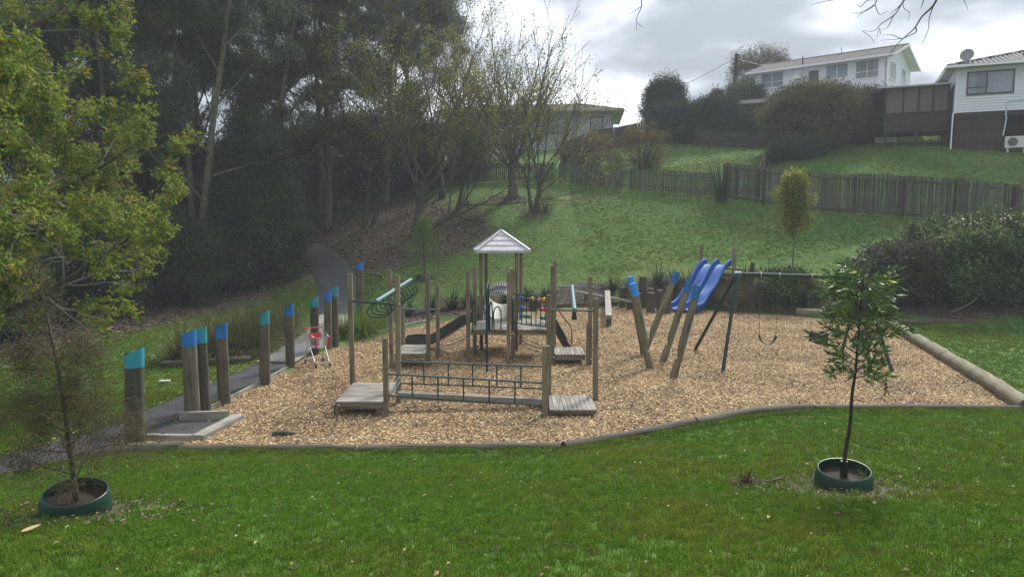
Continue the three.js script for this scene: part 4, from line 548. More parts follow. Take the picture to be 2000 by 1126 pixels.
{ // pale weatherboard house with a screened porch, at the top of the neighbour's lawn
  const ux = 0.908, uz = 0.419, base = 8.55, g = thing('weatherboard_house', 'pale weatherboard house on a brown basement with a satellite dish', 'house', 29.3, base, -48, dirTurn(ux, uz));
  const L = 11, D = 9, fy = 2.45, wh = 2.9, wt = 0.12, win = [0.62, 1.12, 2.55, 1.42];
  const fw = sub(g, 'front_wall'), n = 17, bh = wh / n, brd = std(0.69, 0.715, 0.79, 0.6);
  for (let k = 0; k < n; k++) { const y = fy + k * bh; const segs = y + bh > fy + win[1] && y < fy + win[1] + win[3] ? [[0, win[0]], [win[0] + win[2], L]] : [[0, L]]; for (const [a, b] of segs) { const q = new Build(); q.quad(V(a, y - 0.012, 0.055), V(b, y - 0.012, 0.055), V(b, y + bh, 0.006), V(a, y + bh, 0.006)).quad(V(a, y - 0.012, 0.0), V(b, y - 0.012, 0.0), V(b, y - 0.012, 0.055), V(a, y - 0.012, 0.055)); piece(fw, 'weatherboard', q.geo(), brd); } }
  piece(g, 'wall_frame', wallWithHoles(L, wh, wt, [win]).translate(0, fy, -wt), brd); piece(g, 'corner_board', boxGeo(-0.05, fy - 0.05, -0.05, 0.09, fy + wh, 0.05), M.trim);
  windowIn(g, win[0], fy + win[1], win[2], win[3], [0.42], 0, M.brownFrame, (t) => t < 0.2 || t > 0.45).position.z = 0.03; piece(g, 'sash_bar', boxGeo(win[0] + 0.05, fy + win[1] + 0.42, 0.035, win[0] + 1.05, fy + win[1] + 0.47, 0.075), M.brownFrame);
  piece(g, 'end_wall', boxGeo(0.0, fy, -D, wt, fy + wh, -wt - 0.01), brd); piece(g, 'far_wall', boxGeo(L - wt, fy, -D, L, fy + wh, -wt - 0.01), brd); piece(g, 'back_wall', boxGeo(wt + 0.01, fy, -D, L - wt - 0.01, fy + wh, -D + wt), brd); piece(g, 'floor', boxGeo(wt, fy - 0.12, -D + wt, L - wt, fy - 0.01, -wt - 0.01), M.brown);
  piece(g, 'bearer_board', boxGeo(-0.02, fy - 0.36, -0.06, L, fy - 0.015, 0.03), M.brown);
  piece(g, 'basement_panel', boxGeo(0.12, -1.2, -0.12, 2.75, fy - 0.37, -0.03), M.brown); piece(g, 'basement_end_wall', boxGeo(0.12, -1.2, -D + 0.3, 0.22, fy - 0.15, -0.13), M.brown); piece(g, 'basement_back_wall', boxGeo(0.23, -1.2, -3.4, L, fy - 0.15, -3.3), M.brown);
  for (const x of [5.4, 8.2, 10.8]) piece(g, 'pile', boxGeo(x, -1.2, -0.2, x + 0.14, fy - 0.37, -0.06), M.brown);
  piece(g, 'downpipe', tubeGeo([V(0.02, fy + wh - 0.1, 0.12), V(-0.02, fy + 0.1, 0.10), V(-0.1, fy - 0.1, 0.12), V(-0.12, -0.5, 0.12)], 0.05, 8), M.trim);
  piece(g, 'duct', new Build().tube([V(4.25, fy + wh - 0.15, 0.07), V(4.22, fy + 0.75, 0.07), V(4.16, fy + 0.62, 0.07), V(2.95, fy + 0.55, 0.07), V(2.86, fy + 0.48, 0.07), V(2.84, fy - 0.3, 0.07), V(2.9, fy - 0.5, 0.0), V(2.78, fy - 1.6, -0.01)], 0.04, 6).geo(), brd);
  { const hp = sub(g, 'heat_pump'); hp.position.set(2.85, 0.02, 0.25); piece(hp, 'casing', boxGeo(0, 0, -0.16, 1.2, 0.72, 0.18), std(0.62, 0.62, 0.60, 0.5)); const t = new THREE.TorusGeometry(0.27, 0.02, 6, 24); piece(hp, 'fan_ring', t, std(0.25, 0.25, 0.25, 0.5), 0.4, 0.36, 0.19); piece(hp, 'fan_grille', new THREE.CircleGeometry(0.27, 24), std(0.10, 0.10, 0.11, 0.5), 0.4, 0.36, 0.184); for (const x of [0.1, 1.0]) piece(hp, 'foot', boxGeo(x, -0.35, -0.14, x + 0.12, 0, 0.14), M.galv); }
  const roof = sub(g, 'roof'), ov = 0.6, eF = fy + wh + 0.02, rise = 1.5, run = 5.1;
  tileFace(roof, V(-ov, eF, ov), V(L + 1, eF, ov), V(0, rise, -run), 13, tileDark, 5.1, 0, 0.28); tileFace(roof, V(-ov, eF, -D - ov), V(-ov, eF, ov), V(run, rise, 0), 13, tileDark, 5.1, 5.1, 0.28);
  piece(roof, 'hip_cap', tubeGeo([V(-ov, eF + 0.09, ov), V(-ov + run, eF + rise + 0.09, ov - run)], 0.09, 8), tileDark[0]);
  piece(roof, 'gutter', boxGeo(-ov - 0.06, eF - 0.10, ov, L + 1, eF + 0.05, ov + 0.12), M.trim); piece(roof, 'gutter', boxGeo(-ov - 0.12, eF - 0.10, -D - ov, -ov, eF + 0.05, ov - 0.005), M.trim); piece(roof, 'soffit', boxGeo(-ov, eF - 0.06, -D, L + 1, eF - 0.03, ov - 0.01), std(0.30, 0.29, 0.27, 0.8));
  const R2 = sub(g, 'upper_roof'); tileFace(R2, V(3.9, eF + 0.85, -1.6), V(L + 1, eF + 0.85, -1.6), V(0, 1.5, -4.4), 11, tileDark, 4.4, 0, 0.28); tileFace(R2, V(3.9, eF + 0.85, -9), V(3.9, eF + 0.85, -1.6), V(4.4, 1.5, 0), 11, tileDark, 4, 4, 0.28);
  { const d = sub(g, 'satellite_dish'); d.position.set(0.55, eF + 0.85, -0.4); d.rotation.set(-0.25, -0.3, 0); const dish = new THREE.SphereGeometry(0.95, 24, 8, 0, TAU, 0, 0.45); dish.rotateX(-Math.PI / 2); dish.scale(1, 1, 0.6); dish.translate(0, 0, 0.5); piece(d, 'reflector', dish, std(0.24, 0.23, 0.24, 0.7, { side: THREE.DoubleSide })); piece(d, 'mast', tubeGeo([V(0, -0.9, -0.1), V(0, 0, -0.06)], 0.03, 8), M.galv); piece(d, 'feed_arm', tubeGeo([V(0, -0.4, 0.0), V(0, -0.1, 0.55)], 0.02, 6), M.galv); }
  { const a = sub(g, 'aerial'); a.position.set(5.05, eF + 2.1, -3.2); piece(a, 'mast', tubeGeo([V(0, -1.0, 0), V(0, 1.9, 0)], 0.025, 6), M.galv); piece(a, 'boom', tubeGeo([V(-0.9, 1.85, 0.3), V(0.9, 1.85, -0.3)], 0.02, 6), M.galv); for (let k = 0; k < 6; k++) piece(a, 'element', tubeGeo([V(-0.8 + k * 0.3, 1.86, 0.27 - k * 0.1 - 0.35), V(-0.8 + k * 0.3, 1.86, 0.27 - k * 0.1 + 0.35)], 0.012, 5), M.galv); }
  // porch
  const p = sub(g, 'porch'), pw = 4.1, pf = fy - 0.75, ph = 2.75, z0 = -0.9, z1 = -4.2, screen = std(0.04, 0.032, 0.03, 0.7);
  piece(p, 'porch_floor', boxGeo(-pw, pf - 0.28, z1, -0.16, pf, z0), M.brown); piece(p, 'porch_roof', boxGeo(-pw - 0.3, pf + ph, z1, -0.14, pf + ph + 0.1, z0 + 0.35), std(0.42, 0.43, 0.44, 0.6));
  for (const t of [0, 0.28, 0.52, 0.74, 0.965]) { const x = -pw + (pw - 0.2) * t; piece(p, 'porch_post', boxGeo(x, pf, z0 - 0.13, x + 0.1, pf + ph, z0 - 0.03), M.brown); }
  for (const [x, z] of [[-pw + 0.05, z0 - 0.12], [-pw + 1.9, z0 - 0.14], [-pw + 0.05, z1 + 0.2]]) piece(p, 'stilt', boxGeo(x, -1.2, z, x + 0.16, pf - 0.28, z + 0.16), M.brown);
  piece(p, 'lower_panel', boxGeo(-pw + 0.1, pf + 0.02, z0 - 0.1, -0.2, pf + 0.98, z0 - 0.06), M.brown); piece(p, 'sill_rail', boxGeo(-pw, pf + 0.98, z0 - 0.14, -0.16, pf + 1.08, z0 - 0.02), M.brown);
  piece(p, 'screen', boxGeo(-pw + 0.1, pf + 1.08, z0 - 0.085, -0.2, pf + ph, z0 - 0.08), phys(0.30, 0.26, 0.25, 0.9, { transmission: 0.55, thickness: 0, specularIntensity: 0.1 })); piece(p, 'inner_wall', boxGeo(-pw, pf, z1 - 0.1, -0.16, pf + ph, z1), M.brown); piece(p, 'end_screen', boxGeo(-pw - 0.02, pf, z1, -pw, pf + ph, z0 - 0.14), screen);
  piece(p, 'pale_doorway', boxGeo(-1.05, pf + 0.05, z1 + 0.01, -0.55, pf + 2.15, z1 + 0.05), std(0.55, 0.52, 0.42, 0.6)); for (const x of [-3.8, -3.25]) piece(p, 'inner_post', boxGeo(x, pf + 0.05, z1 + 0.4, x + 0.22, pf + 2.2, z1 + 0.45), std(0.38, 0.37, 0.33, 0.7));  // doorway is a plain panel in pale cream
}
solo('outdoor_bench', (() => { const b = new Build(); b.box(-0.9, 0.38, -0.25, 0.9, 0.44, 0.25).box(-0.85, 0, -0.2, -0.78, 0.8, -0.14).box(0.78, 0, -0.2, 0.85, 0.8, -0.14).box(-0.85, 0, 0.15, -0.78, 0.38, 0.21).box(0.78, 0, 0.15, 0.85, 0.38, 0.21).box(-0.9, 0.5, -0.21, 0.9, 0.6, -0.17).box(-0.9, 0.68, -0.21, 0.9, 0.8, -0.17); const g = b.geo(); g.scale(0.75, 0.8, 0.75); g.rotateY(-0.4); g.translate(26.2, H(26.2, -50.6) + 0.01, -50.6); return g; })(), std(0.16, 0.16, 0.17, 0.7), 'dark slatted bench under the porch of the weatherboard house', 'bench');
{ const s = thing('garden_shed', 'pale corrugated metal shed wall between the two hillside houses', 'shed', 28.0, 9.3, -56.5, dirTurn(0.95, 0.3)); const b = new Build(), n = 60; for (let k = 0; k < n; k++) { const f = (q) => V(-1.4 + 5 * q / n, 0, 0.05 * Math.sin(q * 1.3)); const a = f(k), c = f(k + 1); b.quad(V(a.x, -1, a.z), V(c.x, -1, c.z), V(c.x, 3.1 + c.x * 0.09, c.z), V(a.x, 3.1 + a.x * 0.09, a.z)); } const g = b.geo(); piece(s, 'front_wall', g, std(0.42, 0.45, 0.50, 0.5)); piece(s, 'body', boxGeo(-1.38, -1, -3, 3.5, 2.85, -0.08), std(0.40, 0.42, 0.47, 0.6)); piece(s, 'roof', along(timber(3.3, 0.06, 5.2, 0.01), V(-1.5, 2.98, -1.5), V(3.68, 3.46, -1.5)), std(0.3, 0.3, 0.3, 0.7)); }
{ // low house behind the bare trees
  const g = thing('low_house', 'pale blue low house with tan roof behind the bare trees', 'house', 8.95, 9.7, -64, dirTurn(0.995, 0.10)), L = 15, D = 8, wh = 3.75, w = std(0.50, 0.555, 0.60, 0.7, { map: T.soft });
  const wins = [[13.0, 2.1, 1.1, 1.15], [9.2, 1.9, 1.8, 1.3], [4.8, 1.9, 1.8, 1.3], [1.2, 1.9, 1.6, 1.3]].map(([x, y, a, b]) => [x, y, a, b]);
  piece(g, 'front_wall', wallWithHoles(L, wh, 0.14, wins).translate(-L, 0, -0.14), w); wins.forEach(([x, y, a, b]) => windowIn(g, x - L, y, a, b, a > 1.5 ? [0.5] : [], 0, M.brownFrame, null));
  const sw = sub(g, 'end_wall'); sw.rotation.y = Math.PI / 2; piece(sw, 'cladding', wallWithHoles(D, wh, 0.14, [[1.4, 1.7, 1.8, 1.4]]).translate(0, 0, -0.15), std(0.34, 0.40, 0.40, 0.7)); const ew = windowIn(g, 0, 0, 1.8, 1.4, [0.5], 0, M.brownFrame, null); ew.position.set(0, 1.7, -1.4); ew.rotation.y = Math.PI / 2;
  piece(g, 'back_wall', boxGeo(-L, 0, -D, -0.16, wh, -D + 0.14), w); piece(g, 'far_wall', boxGeo(-L, 0, -D + 0.15, -L + 0.14, wh, -0.15), w); piece(g, 'foundation', boxGeo(-L, -3, -D, -0.02, -0.01, -0.02), w);
  const roof = sub(g, 'roof'), ov = 0.8; tileFace(roof, V(-L - ov, wh, ov), V(ov, wh, ov), V(0, 1.25, -D / 2 - ov), 12, tileTan, 4, 4, 0.3); tileFace(roof, V(ov, wh, ov), V(ov, wh, -D - ov), V(-4.2, 1.25, 0), 12, tileTan, 4.6, 4.6, 0.3); tileFace(roof, V(ov, wh, -D - ov), V(-L - ov, wh, -D - ov), V(0, 1.25, D / 2 + ov), 12, tileTan, 4, 4, 0.3); tileFace(roof, V(-L - ov, wh, -D - ov), V(-L - ov, wh, ov), V(4.2, 1.25, 0), 12, tileTan, 4.6, 4.6, 0.3);
  piece(roof, 'gutter', boxGeo(-L - ov, wh - 0.1, ov - 0.02, ov + 0.06, wh + 0.06, ov + 0.1), std(0.30, 0.27, 0.23, 0.7)); piece(roof, 'gutter', boxGeo(ov, wh - 0.1, -D - ov, ov + 0.12, wh + 0.06, ov - 0.03), std(0.30, 0.27, 0.23, 0.7)); piece(roof, 'soffit', boxGeo(-L - ov + 0.02, wh - 0.05, -D - ov, ov - 0.01, wh - 0.01, ov - 0.03), w);
}
// ---------------------------------------------------------------- power pole and its wires
{
  const x = 23.2, z = -75.5, y = H(x, z), p = thing('power_pole', 'tall dark power pole beside the white house', 'pole', x, y, z); part(p, 'shaft', tubeGeo([V(x - 0.35, y - 0.5, z), V(x, 20.8, z), V(x, 20.95, z)], [0.24, 0.18, 0.15], 12), M.brown); part(p, 'cross_pin', tubeGeo([V(x - 0.5, 20.3, z), V(x + 0.5, 20.3, z)], 0.05, 6), M.brown);
  const wire = (a, b, sag) => tubeGeo(Array.from({ length: 25 }, (_, k) => { const t = k / 24; return a.clone().lerp(b, t).add(V(0, -sag * 4 * t * (1 - t), 0)); }), 0.022, 5);
  solo('overhead_wire', wire(V(x - 0.4, 20.35, z), V(2, 13.2, -84), 1.0), M.black, 'thin overhead wire running from the pole down behind the dark round tree', 'wire'); solo('overhead_wire', wire(V(x + 0.4, 20.35, z), V(27.2, 18.6, -71), 0.2), M.black, 'short overhead wire from the pole to the white house roof', 'wire');
}
// ---------------------------------------------------------------- fences
const paleMat = [T.lichen].flatMap((m) => [[0.15, 0.155, 0.14], [0.105, 0.105, 0.095], [0.195, 0.21, 0.18], [0.14, 0.13, 0.115], [0.065, 0.058, 0.052]].map(([r, g, b]) => std(r, g, b, 0.92, { map: m, bumpMap: T.woodBump, bumpScale: 0.004 })));
const paleGeos = new Map();
function paling(w, h) { const key = `${w.toFixed(3)}_${h.toFixed(2)}`; if (!paleGeos.has(key)) { const g = timber(w, 0.02, h, 0.003, paleGeos.size * 0.23); paleGeos.set(key, g); } return paleGeos.get(key); }
function fence(name, label, line, { height, width, gap, rails, postEvery, skip = () => false, mats = [0, 1, 2, 3], faceRails = true, seed = 1, capRail = false }) {
  const cum = [0]; for (let k = 1; k < line.length; k++) cum.push(cum[k - 1] + Math.hypot(line[k][0] - line[k - 1][0], line[k][1] - line[k - 1][1])); const L = cum[cum.length - 1];
  const at = (s) => { let k = 0; while (k < line.length - 2 && cum[k + 1] < s) k++; const t = (s - cum[k]) / (cum[k + 1] - cum[k]), x = line[k][0] + (line[k + 1][0] - line[k][0]) * t, z = line[k][1] + (line[k + 1][1] - line[k][1]) * t; return { x, z, a: Math.atan2(line[k][1] - line[k + 1][1], line[k + 1][0] - line[k][0]) }; };
  const m0 = at(L / 2), f = thing(name, label, 'fence', m0.x, H(m0.x, m0.z), m0.z), r = rngOf(seed), o = f.position;
  for (let s = width / 2; s < L; s += width + gap) { const q = at(s); const hh = Math.round((height + (r() - 0.5) * 0.05) / 0.02) * 0.02; const v1 = r(), v2 = r(), v3 = r(); if (skip(s)) continue; const m = shade(new THREE.Mesh(paling(width, hh), paleMat[mats[Math.floor(v1 * mats.length)]])); m.name = 'paling'; m.position.set(q.x - o.x, H(q.x, q.z) - o.y + 0.04 - (v2 * 0.03), q.z - o.z); m.rotation.set(0, q.a, (v3 - 0.5) * 0.03); f.add(m); }
  for (const [ry, rh] of rails) for (let s = 0; s < L - 0.05; s += postEvery) { const e = Math.min(L, s + postEvery), A = at(s + 0.01), B = at(e - 0.01), n = V(Math.sin(A.a), 0, Math.cos(A.a)).multiplyScalar(faceRails ? 0.045 : -0.045); if (skip((s + e) / 2)) continue; part(f, 'rail', bar(V(A.x, H(A.x, A.z) + ry, A.z).add(n), V(B.x, H(B.x, B.z) + ry, B.z).add(n), 0.05, rh), paleMat[3]); }
  for (let s = 0; s <= L + 0.01; s += postEvery) { const q = at(Math.min(s, L - 0.02)), n = V(Math.sin(q.a), 0, Math.cos(q.a)).multiplyScalar(faceRails ? 0.115 : -0.12); part(f, 'post', bar(V(q.x, H(q.x, q.z) - 0.3, q.z).add(n), V(q.x, H(q.x, q.z) + height - 0.06, q.z).add(n), 0.1, 0.09), paleMat[4]); }
  return f;
}
fence('paling_fence', 'tall weathered paling fence with face rails above the shrub bed', [[13.04, -44], [15.11, -42.3], [19.78, -39.5], [23.21, -36], [27.2, -33]], { height: 2.12, width: 0.098, gap: 0.008, rails: [[1.9, 0.12], [0.18, 0.12]], postEvery: 2.45, seed: 3 });
fence('picket_fence', 'low lichen covered picket fence with a gap, in front of the small lawn', [[2.27, -53], [5.45, -51], [10.27, -48], [12.85, -44.35]], { height: 1.42, width: 0.10, gap: 0.036, rails: [[1.15, 0.08], [0.3, 0.08]], postEvery: 2.3, faceRails: false, mats: [0, 2, 2, 0, 3], seed: 9, skip: (s) => (s > 6.35 && s < 7.1) || (s > 1.1 && s < 1.35) || (s > 2.0 && s < 2.2) });
fence('low_fence', 'dark low picket fence running behind the thick flared trunk', [[-11, -56.5], [-6, -54.6], [-1.5, -54], [2.2, -53.05]], { height: 1.35, width: 0.11, gap: 0.04, rails: [[1.1, 0.08], [0.3, 0.08]], postEvery: 2.3, faceRails: false, mats: [4, 1, 4], seed: 15 });
fence('boundary_fence', 'solid dark brown fence climbing beside the low blue house', [[3.9, -56.2], [7.5, -59], [13.2, -62.5]], { height: 1.75, width: 0.15, gap: 0.004, rails: [[1.4, 0.1], [0.3, 0.1]], postEvery: 2.6, faceRails: false, mats: [4], seed: 21 });
fence('garden_fence', 'dark picket fence between the hedge and the big round bush', [[15.2, -60.5], [19, -60.2], [22.5, -58.6]], { height: 1.3, width: 0.12, gap: 0.05, rails: [[1.0, 0.08], [0.3, 0.08]], postEvery: 2.3, faceRails: false, mats: [4], seed: 27 });
fence('side_fence', 'short pale paling panel climbing between the two hillside lawns', [[15.2, -44.8], [17.2, -49.0], [18.2, -51]], { height: 1.2, width: 0.14, gap: 0.02, rails: [[0.9, 0.08], [0.25, 0.08]], postEvery: 2.4, mats: [2, 3], seed: 33 });
{ const g = thing('gate', 'closed paling gate with a diagonal brace in the tall fence', 'gate', 14.0, H(14.0, -43.2), -43.2), n = V(0.63, 0, 0.77).multiplyScalar(0.10), A = V(13.55, 0, -43.58), B = V(14.55, 0, -42.76), y = H(14, -43.2); part(g, 'brace', bar(A.clone().add(n).setY(y + 0.3), B.clone().add(n).setY(y + 1.55), 0.05, 0.1), paleMat[3]); part(g, 'gate_rail', bar(A.clone().add(n).setY(y + 1.6), B.clone().add(n).setY(y + 1.55), 0.05, 0.1), paleMat[2]); part(g, 'gate_rail', bar(A.clone().add(n).setY(y + 0.27), B.clone().add(n).setY(y + 0.2), 0.05, 0.1), paleMat[2]); for (const q of [A, B]) part(g, 'gate_stile', bar(q.clone().addScaledVector(n, 1.25).setY(y + 0.05), q.clone().addScaledVector(n, 1.25).setY(y + 1.85), 0.1, 0.06), paleMat[4]); }
// ---------------------------------------------------------------- foliage and branching
function addLeaf(b, p, d, side, L, W, fold = 0.25) { // a leaf folded along its midrib
  const n = d.clone().cross(side).normalize(), m = p.clone().addScaledVector(d, L * 0.48), l = m.clone().addScaledVector(side, -W / 2).addScaledVector(n, W * fold), r = m.clone().addScaledVector(side, W / 2).addScaledVector(n, W * fold), t = p.clone().addScaledVector(d, L).addScaledVector(n, -L * 0.12);
  b.tri(p, m, l); b.tri(m, t, l); b.tri(p, r, m); b.tri(m, r, t);
}
function clumpGeo(seed, n, R, L, W, flat = 0.8) { const b = new Build(), r = rngOf(seed); for (let k = 0; k < n; k++) { const d = V(r() - 0.5, (r() - 0.5) * flat, r() - 0.5).normalize(), p = d.clone().multiplyScalar(R * Math.cbrt(r())), dir = d.clone().add(V((r() - 0.5) * 1.6, (r() - 0.6) * 1.2, (r() - 0.5) * 1.6)).normalize(), s = dir.clone().cross(V(r() - 0.5, 1, r() - 0.5)).normalize(), q = 0.7 + 0.6 * r(); addLeaf(b, p, dir, s, L * q, W * q); } return b.geo(); }
function sprayGeo(seed, n, R, L, W) { // leaves set along a short shoot that points along y
  const b = new Build(), r = rngOf(seed); for (let k = 0; k < n; k++) { const t = k / n, a = k * 2.4 + r(), out = V(Math.cos(a), 0.4 + 0.7 * t + r() * 0.3, Math.sin(a)).normalize(), s = out.clone().cross(V(r() - 0.5, 1, r() - 0.5)).normalize(), q = 0.7 + 0.5 * r(); addLeaf(b, V((r() - 0.5) * 0.02, t * R, (r() - 0.5) * 0.02), out, s, L * q, W * q); } return b.geo(); }
const tmpM = new THREE.Matrix4(), tmpQ = new THREE.Quaternion(), tmpQ2 = new THREE.Quaternion(), tmpC = new THREE.Color();
// places: { p, s, d? } with p in world metres
function scatter(parent, name, geo, mat, places, color, seed, kind = 'stuff') {
  const m = new THREE.InstancedMesh(geo, mat, places.length), r = rngOf(seed), off = parent && parent !== scene ? parent.position : V(0, 0, 0); m.name = name; shade(m); m.userData.kind = kind;
  places.forEach((q, k) => { if (q.d) { tmpQ.setFromUnitVectors(UP, q.d); tmpQ2.setFromAxisAngle(UP, r() * TAU); tmpQ.multiply(tmpQ2); } else if (q.q) tmpQ.copy(q.q); else tmpQ.setFromEuler(new THREE.Euler((r() - 0.5) * 0.9, r() * TAU, (r() - 0.5) * 0.9)); tmpM.compose(q.p.clone().sub(off), tmpQ, typeof q.s === 'number' ? V(q.s, q.s, q.s) : q.s); m.setMatrixAt(k, tmpM); const c = color(r, q); m.setColorAt(k, tmpC.setRGB(c[0], c[1], c[2])); });
  (parent || scene).add(m); return m;
}
const vary = (cols, amt = 0.25) => (r) => { const a = cols[Math.floor(r() * cols.length)], k = 1 - amt / 2 + r() * amt; return [a[0] * k, a[1] * k, a[2] * k]; };
// grows limbs into two builders (thick wood, twigs) and returns the shoots' ends
function grow(o, seed) {
  const r = rngOf(seed), woodB = new Build(), twigB = new Build(), tips = [];
  const limb = (p, d, len, rad, lv) => {
    const n = o.seg[lv], pts = [p.clone()], rads = [rad], dir = d.clone().normalize(); let q = p.clone();
    for (let k = 1; k <= n; k++) { dir.add(V(r() - 0.5, r() - 0.5, r() - 0.5).multiplyScalar(o.wander[lv])).add(V(0, o.up[lv], 0)); if (o.pull) o.pull(dir, q, lv); dir.normalize(); q = q.clone().addScaledVector(dir, len / n); pts.push(q); rads.push(Math.max(o.min || 0.004, rad * (1 - (1 - o.taper[lv]) * k / n))); }
    if (lv === 0 && o.flare) { rads[0] *= o.flare; rads[1] = rads[1] * (1 + (o.flare - 1) * 0.15); pts.splice(1, 0, p.clone().lerp(pts[1], 0.18)); rads.splice(1, 0, rad * (1 + (o.flare - 1) * 0.35)); }
    (lv <= o.thick ? woodB : twigB).tube(pts, rads, lv === 0 ? 9 : lv === 1 ? 6 : lv === 2 ? 4 : 3, false, lv === 0 ? 0.25 : 0);
    if (lv < o.n.length) { const kids = Math.round(o.n[lv] * (0.8 + 0.4 * r())); let az = r() * TAU; for (let k = 0; k < kids; k++) { const t = o.from[lv] + (1 - o.from[lv]) * (k + 0.3 + 0.6 * r()) / kids, f = Math.min(t, 0.995) * (pts.length - 1), i = Math.floor(f), u = f - i, b = pts[i].clone().lerp(pts[i + 1], u), ax = pts[i + 1].clone().sub(pts[i]).normalize(); az += 2.39 + (r() - 0.5) * 0.8; const s = ax.clone().cross(Math.abs(ax.y) > 0.95 ? V(1, 0, 0) : UP).normalize(), s2 = s.clone().cross(ax), an = o.angle[lv] * (0.75 + 0.5 * r()), nd = ax.clone().multiplyScalar(Math.cos(an)).addScaledVector(s, Math.sin(an) * Math.cos(az)).addScaledVector(s2, Math.sin(an) * Math.sin(az)); const cl = len * o.len[lv] * (0.7 + 0.6 * r()) * (1 - o.fall[lv] * t); limb(b, nd, cl, Math.max(o.min || 0.004, (rads[i] * (1 - u) + rads[i + 1] * u) * o.rr[lv]), lv + 1); } }
    else for (let k = o.tipFrom || 1; k < pts.length; k++) tips.push({ p: pts[k], d: dir.clone(), e: k === pts.length - 1 });
    if (lv < o.n.length && lv > 0) tips.push({ p: pts[pts.length - 1], d: dir.clone(), e: true, lv });
  };
  for (const s of o.stems) limb(s.p, s.d, s.len, s.r, 0);
  return { wood: woodB, twig: twigB, tips, r };
}
function tree(name, label, x, z, o, seed, barkMat, twigMat, group) { const y = H(x, z); const t = thing(name, label, 'tree', x, y, z, 0, group); const g = grow({ ...o, stems: o.stems.map((s) => ({ ...s, p: V(x + (s.x || 0), y - 0.15, z + (s.z || 0)) })) }, seed); part(t, 'trunk', g.wood.geo(), barkMat); if (g.twig.i.length) part(t, 'twigs', g.twig.geo(), twigMat).userData.kind = 'stuff'; t.userData.kind = 'thing'; return { t, g }; }
// foliage puffs round shoot ends
function puffs(g, n, rx, ry, smin, smax, keep = () => true, every = 1) { const out = []; g.tips.forEach((q, k) => { if (k % every) return; const c = q.p; for (let i = 0; i < n; i++) { const d = V(g.r() - 0.5, g.r() - 0.5, g.r() - 0.5).normalize().multiplyScalar(Math.cbrt(g.r())), p = V(c.x + d.x * rx, c.y + d.y * ry, c.z + d.z * rx); if (keep(p)) out.push({ p, s: smin + (smax - smin) * g.r() }); } }); return out; }

const darkClump = clumpGeo(101, 26, 0.34, 0.20, 0.05, 0.7), fineClump = clumpGeo(102, 24, 0.34, 0.21, 0.05, 0.6), featherClump = clumpGeo(102, 34, 0.30, 0.14, 0.032, 0.6), broadClump = clumpGeo(103, 16, 0.26, 0.16, 0.085, 0.8), oakClump = clumpGeo(104, 9, 0.15, 0.125, 0.075, 0.9), smallClump = clumpGeo(105, 14, 0.14, 0.085, 0.038, 0.8), tinyClump = clumpGeo(106, 8, 0.10, 0.075, 0.05, 0.9);
const foliage = leafMat(1, 1, 1, 0.30, 0.7), foliageThin = leafMat(1, 1, 1, 0.5, 0.7), foliageGloss = leafMat(1, 1, 1, 0.3, 0.42, 0.5);
// ---- tall dark evergreens behind the path
const evergreen = (h, lean = 0, stems = 1, spread = 1) => ({ stems: Array.from({ length: stems }, (_, k) => ({ x: (k - (stems - 1) / 2) * 0.35, z: (k % 2) * 0.4, d: V(lean + (k - (stems - 1) / 2) * 0.13, 1, (k % 2 - 0.5) * 0.12), len: h * (0.92 + 0.08 * k), r: 0.24 })), seg: [10, 6, 4, 3], wander: [0.10, 0.22, 0.35, 0.4], up: [0.02, 0.06, 0.05, 0.02], taper: [0.25, 0.3, 0.4, 0.5], n: [13, 6, 3], from: [0.32, 0.42, 0.4], angle: [0.95, 0.7, 0.65], len: [0.33 * spread, 0.44, 0.42], fall: [0.45, 0.3, 0.2], rr: [0.42, 0.55, 0.6], thick: 1, min: 0.012, flare: 1.6 });
const EVG = 'tall dark evergreens behind the path';
const darkCols = [[0.085, 0.108, 0.072], [0.070, 0.094, 0.064], [0.100, 0.118, 0.070], [0.060, 0.082, 0.060]], oliveCols = [[0.115, 0.125, 0.062], [0.090, 0.105, 0.058], [0.125, 0.130, 0.062]];
[[-8.0, -56.5, 16, 0.0, 1, 1.2, 'dark evergreen behind the low fence and the bare trees', 1], [-16.2, -36.5, 17, 0.06, 2, 1.0, 'twin stemmed dark evergreen whose pale trunks rise beside the lawn', 0], [-19.8, -35.5, 16, -0.05, 2, 1.0, 'dark evergreen standing behind the yellow green oak', 0], [-15.0, -43, 19, 0.08, 1, 1.15, 'dark evergreen rising behind the dense pointed shrub', 1], [-12.6, -48.5, 19.5, 0.05, 2, 1.15, 'spreading dark evergreen above the bend of the path', 0], [-9.2, -52, 18.5, 0.04, 1, 1.2, 'dark evergreen behind the leaf covered bank', 1], [-25, -40, 17, 0, 2, 1.1, 'dark evergreen deep in the wood behind the oak', 0], [-20.5, -46, 19, 0.02, 2, 1.1, 'tall dark evergreen deep behind the twin stems', 1], [-29, -33, 15, 0.04, 2, 1.1, 'dark evergreen at the far end of the wood behind the oak', 0], [-26, -52, 18, 0, 1, 1.2, 'dark evergreen filling the back of the wood', 1], [-17.5, -55, 20, 0, 1, 1.25, 'tallest dark evergreen behind the end of the path', 0]].forEach(([x, z, h, lean, st, sp, label, ol], k) => {
  const { t, g } = tree('evergreen_tree', label, x, z, evergreen(h, lean, st, sp), 300 + k, M.bark[1], M.bark[2], EVG);
  const every = k < 5 ? 1 : 1, P = puffs(g, st > 1 ? 3 : 5, 0.58, 0.26, 0.6, 1.15, (p) => p.y > H(x, z) + (k === 1 ? 7.5 : k === 2 ? 6 : k === 0 || k === 5 ? 2.5 : 4), every);
  scatter(t, 'crown', fineClump, foliage, P, vary(ol ? oliveCols : darkCols, 0.5), 400 + k);
});
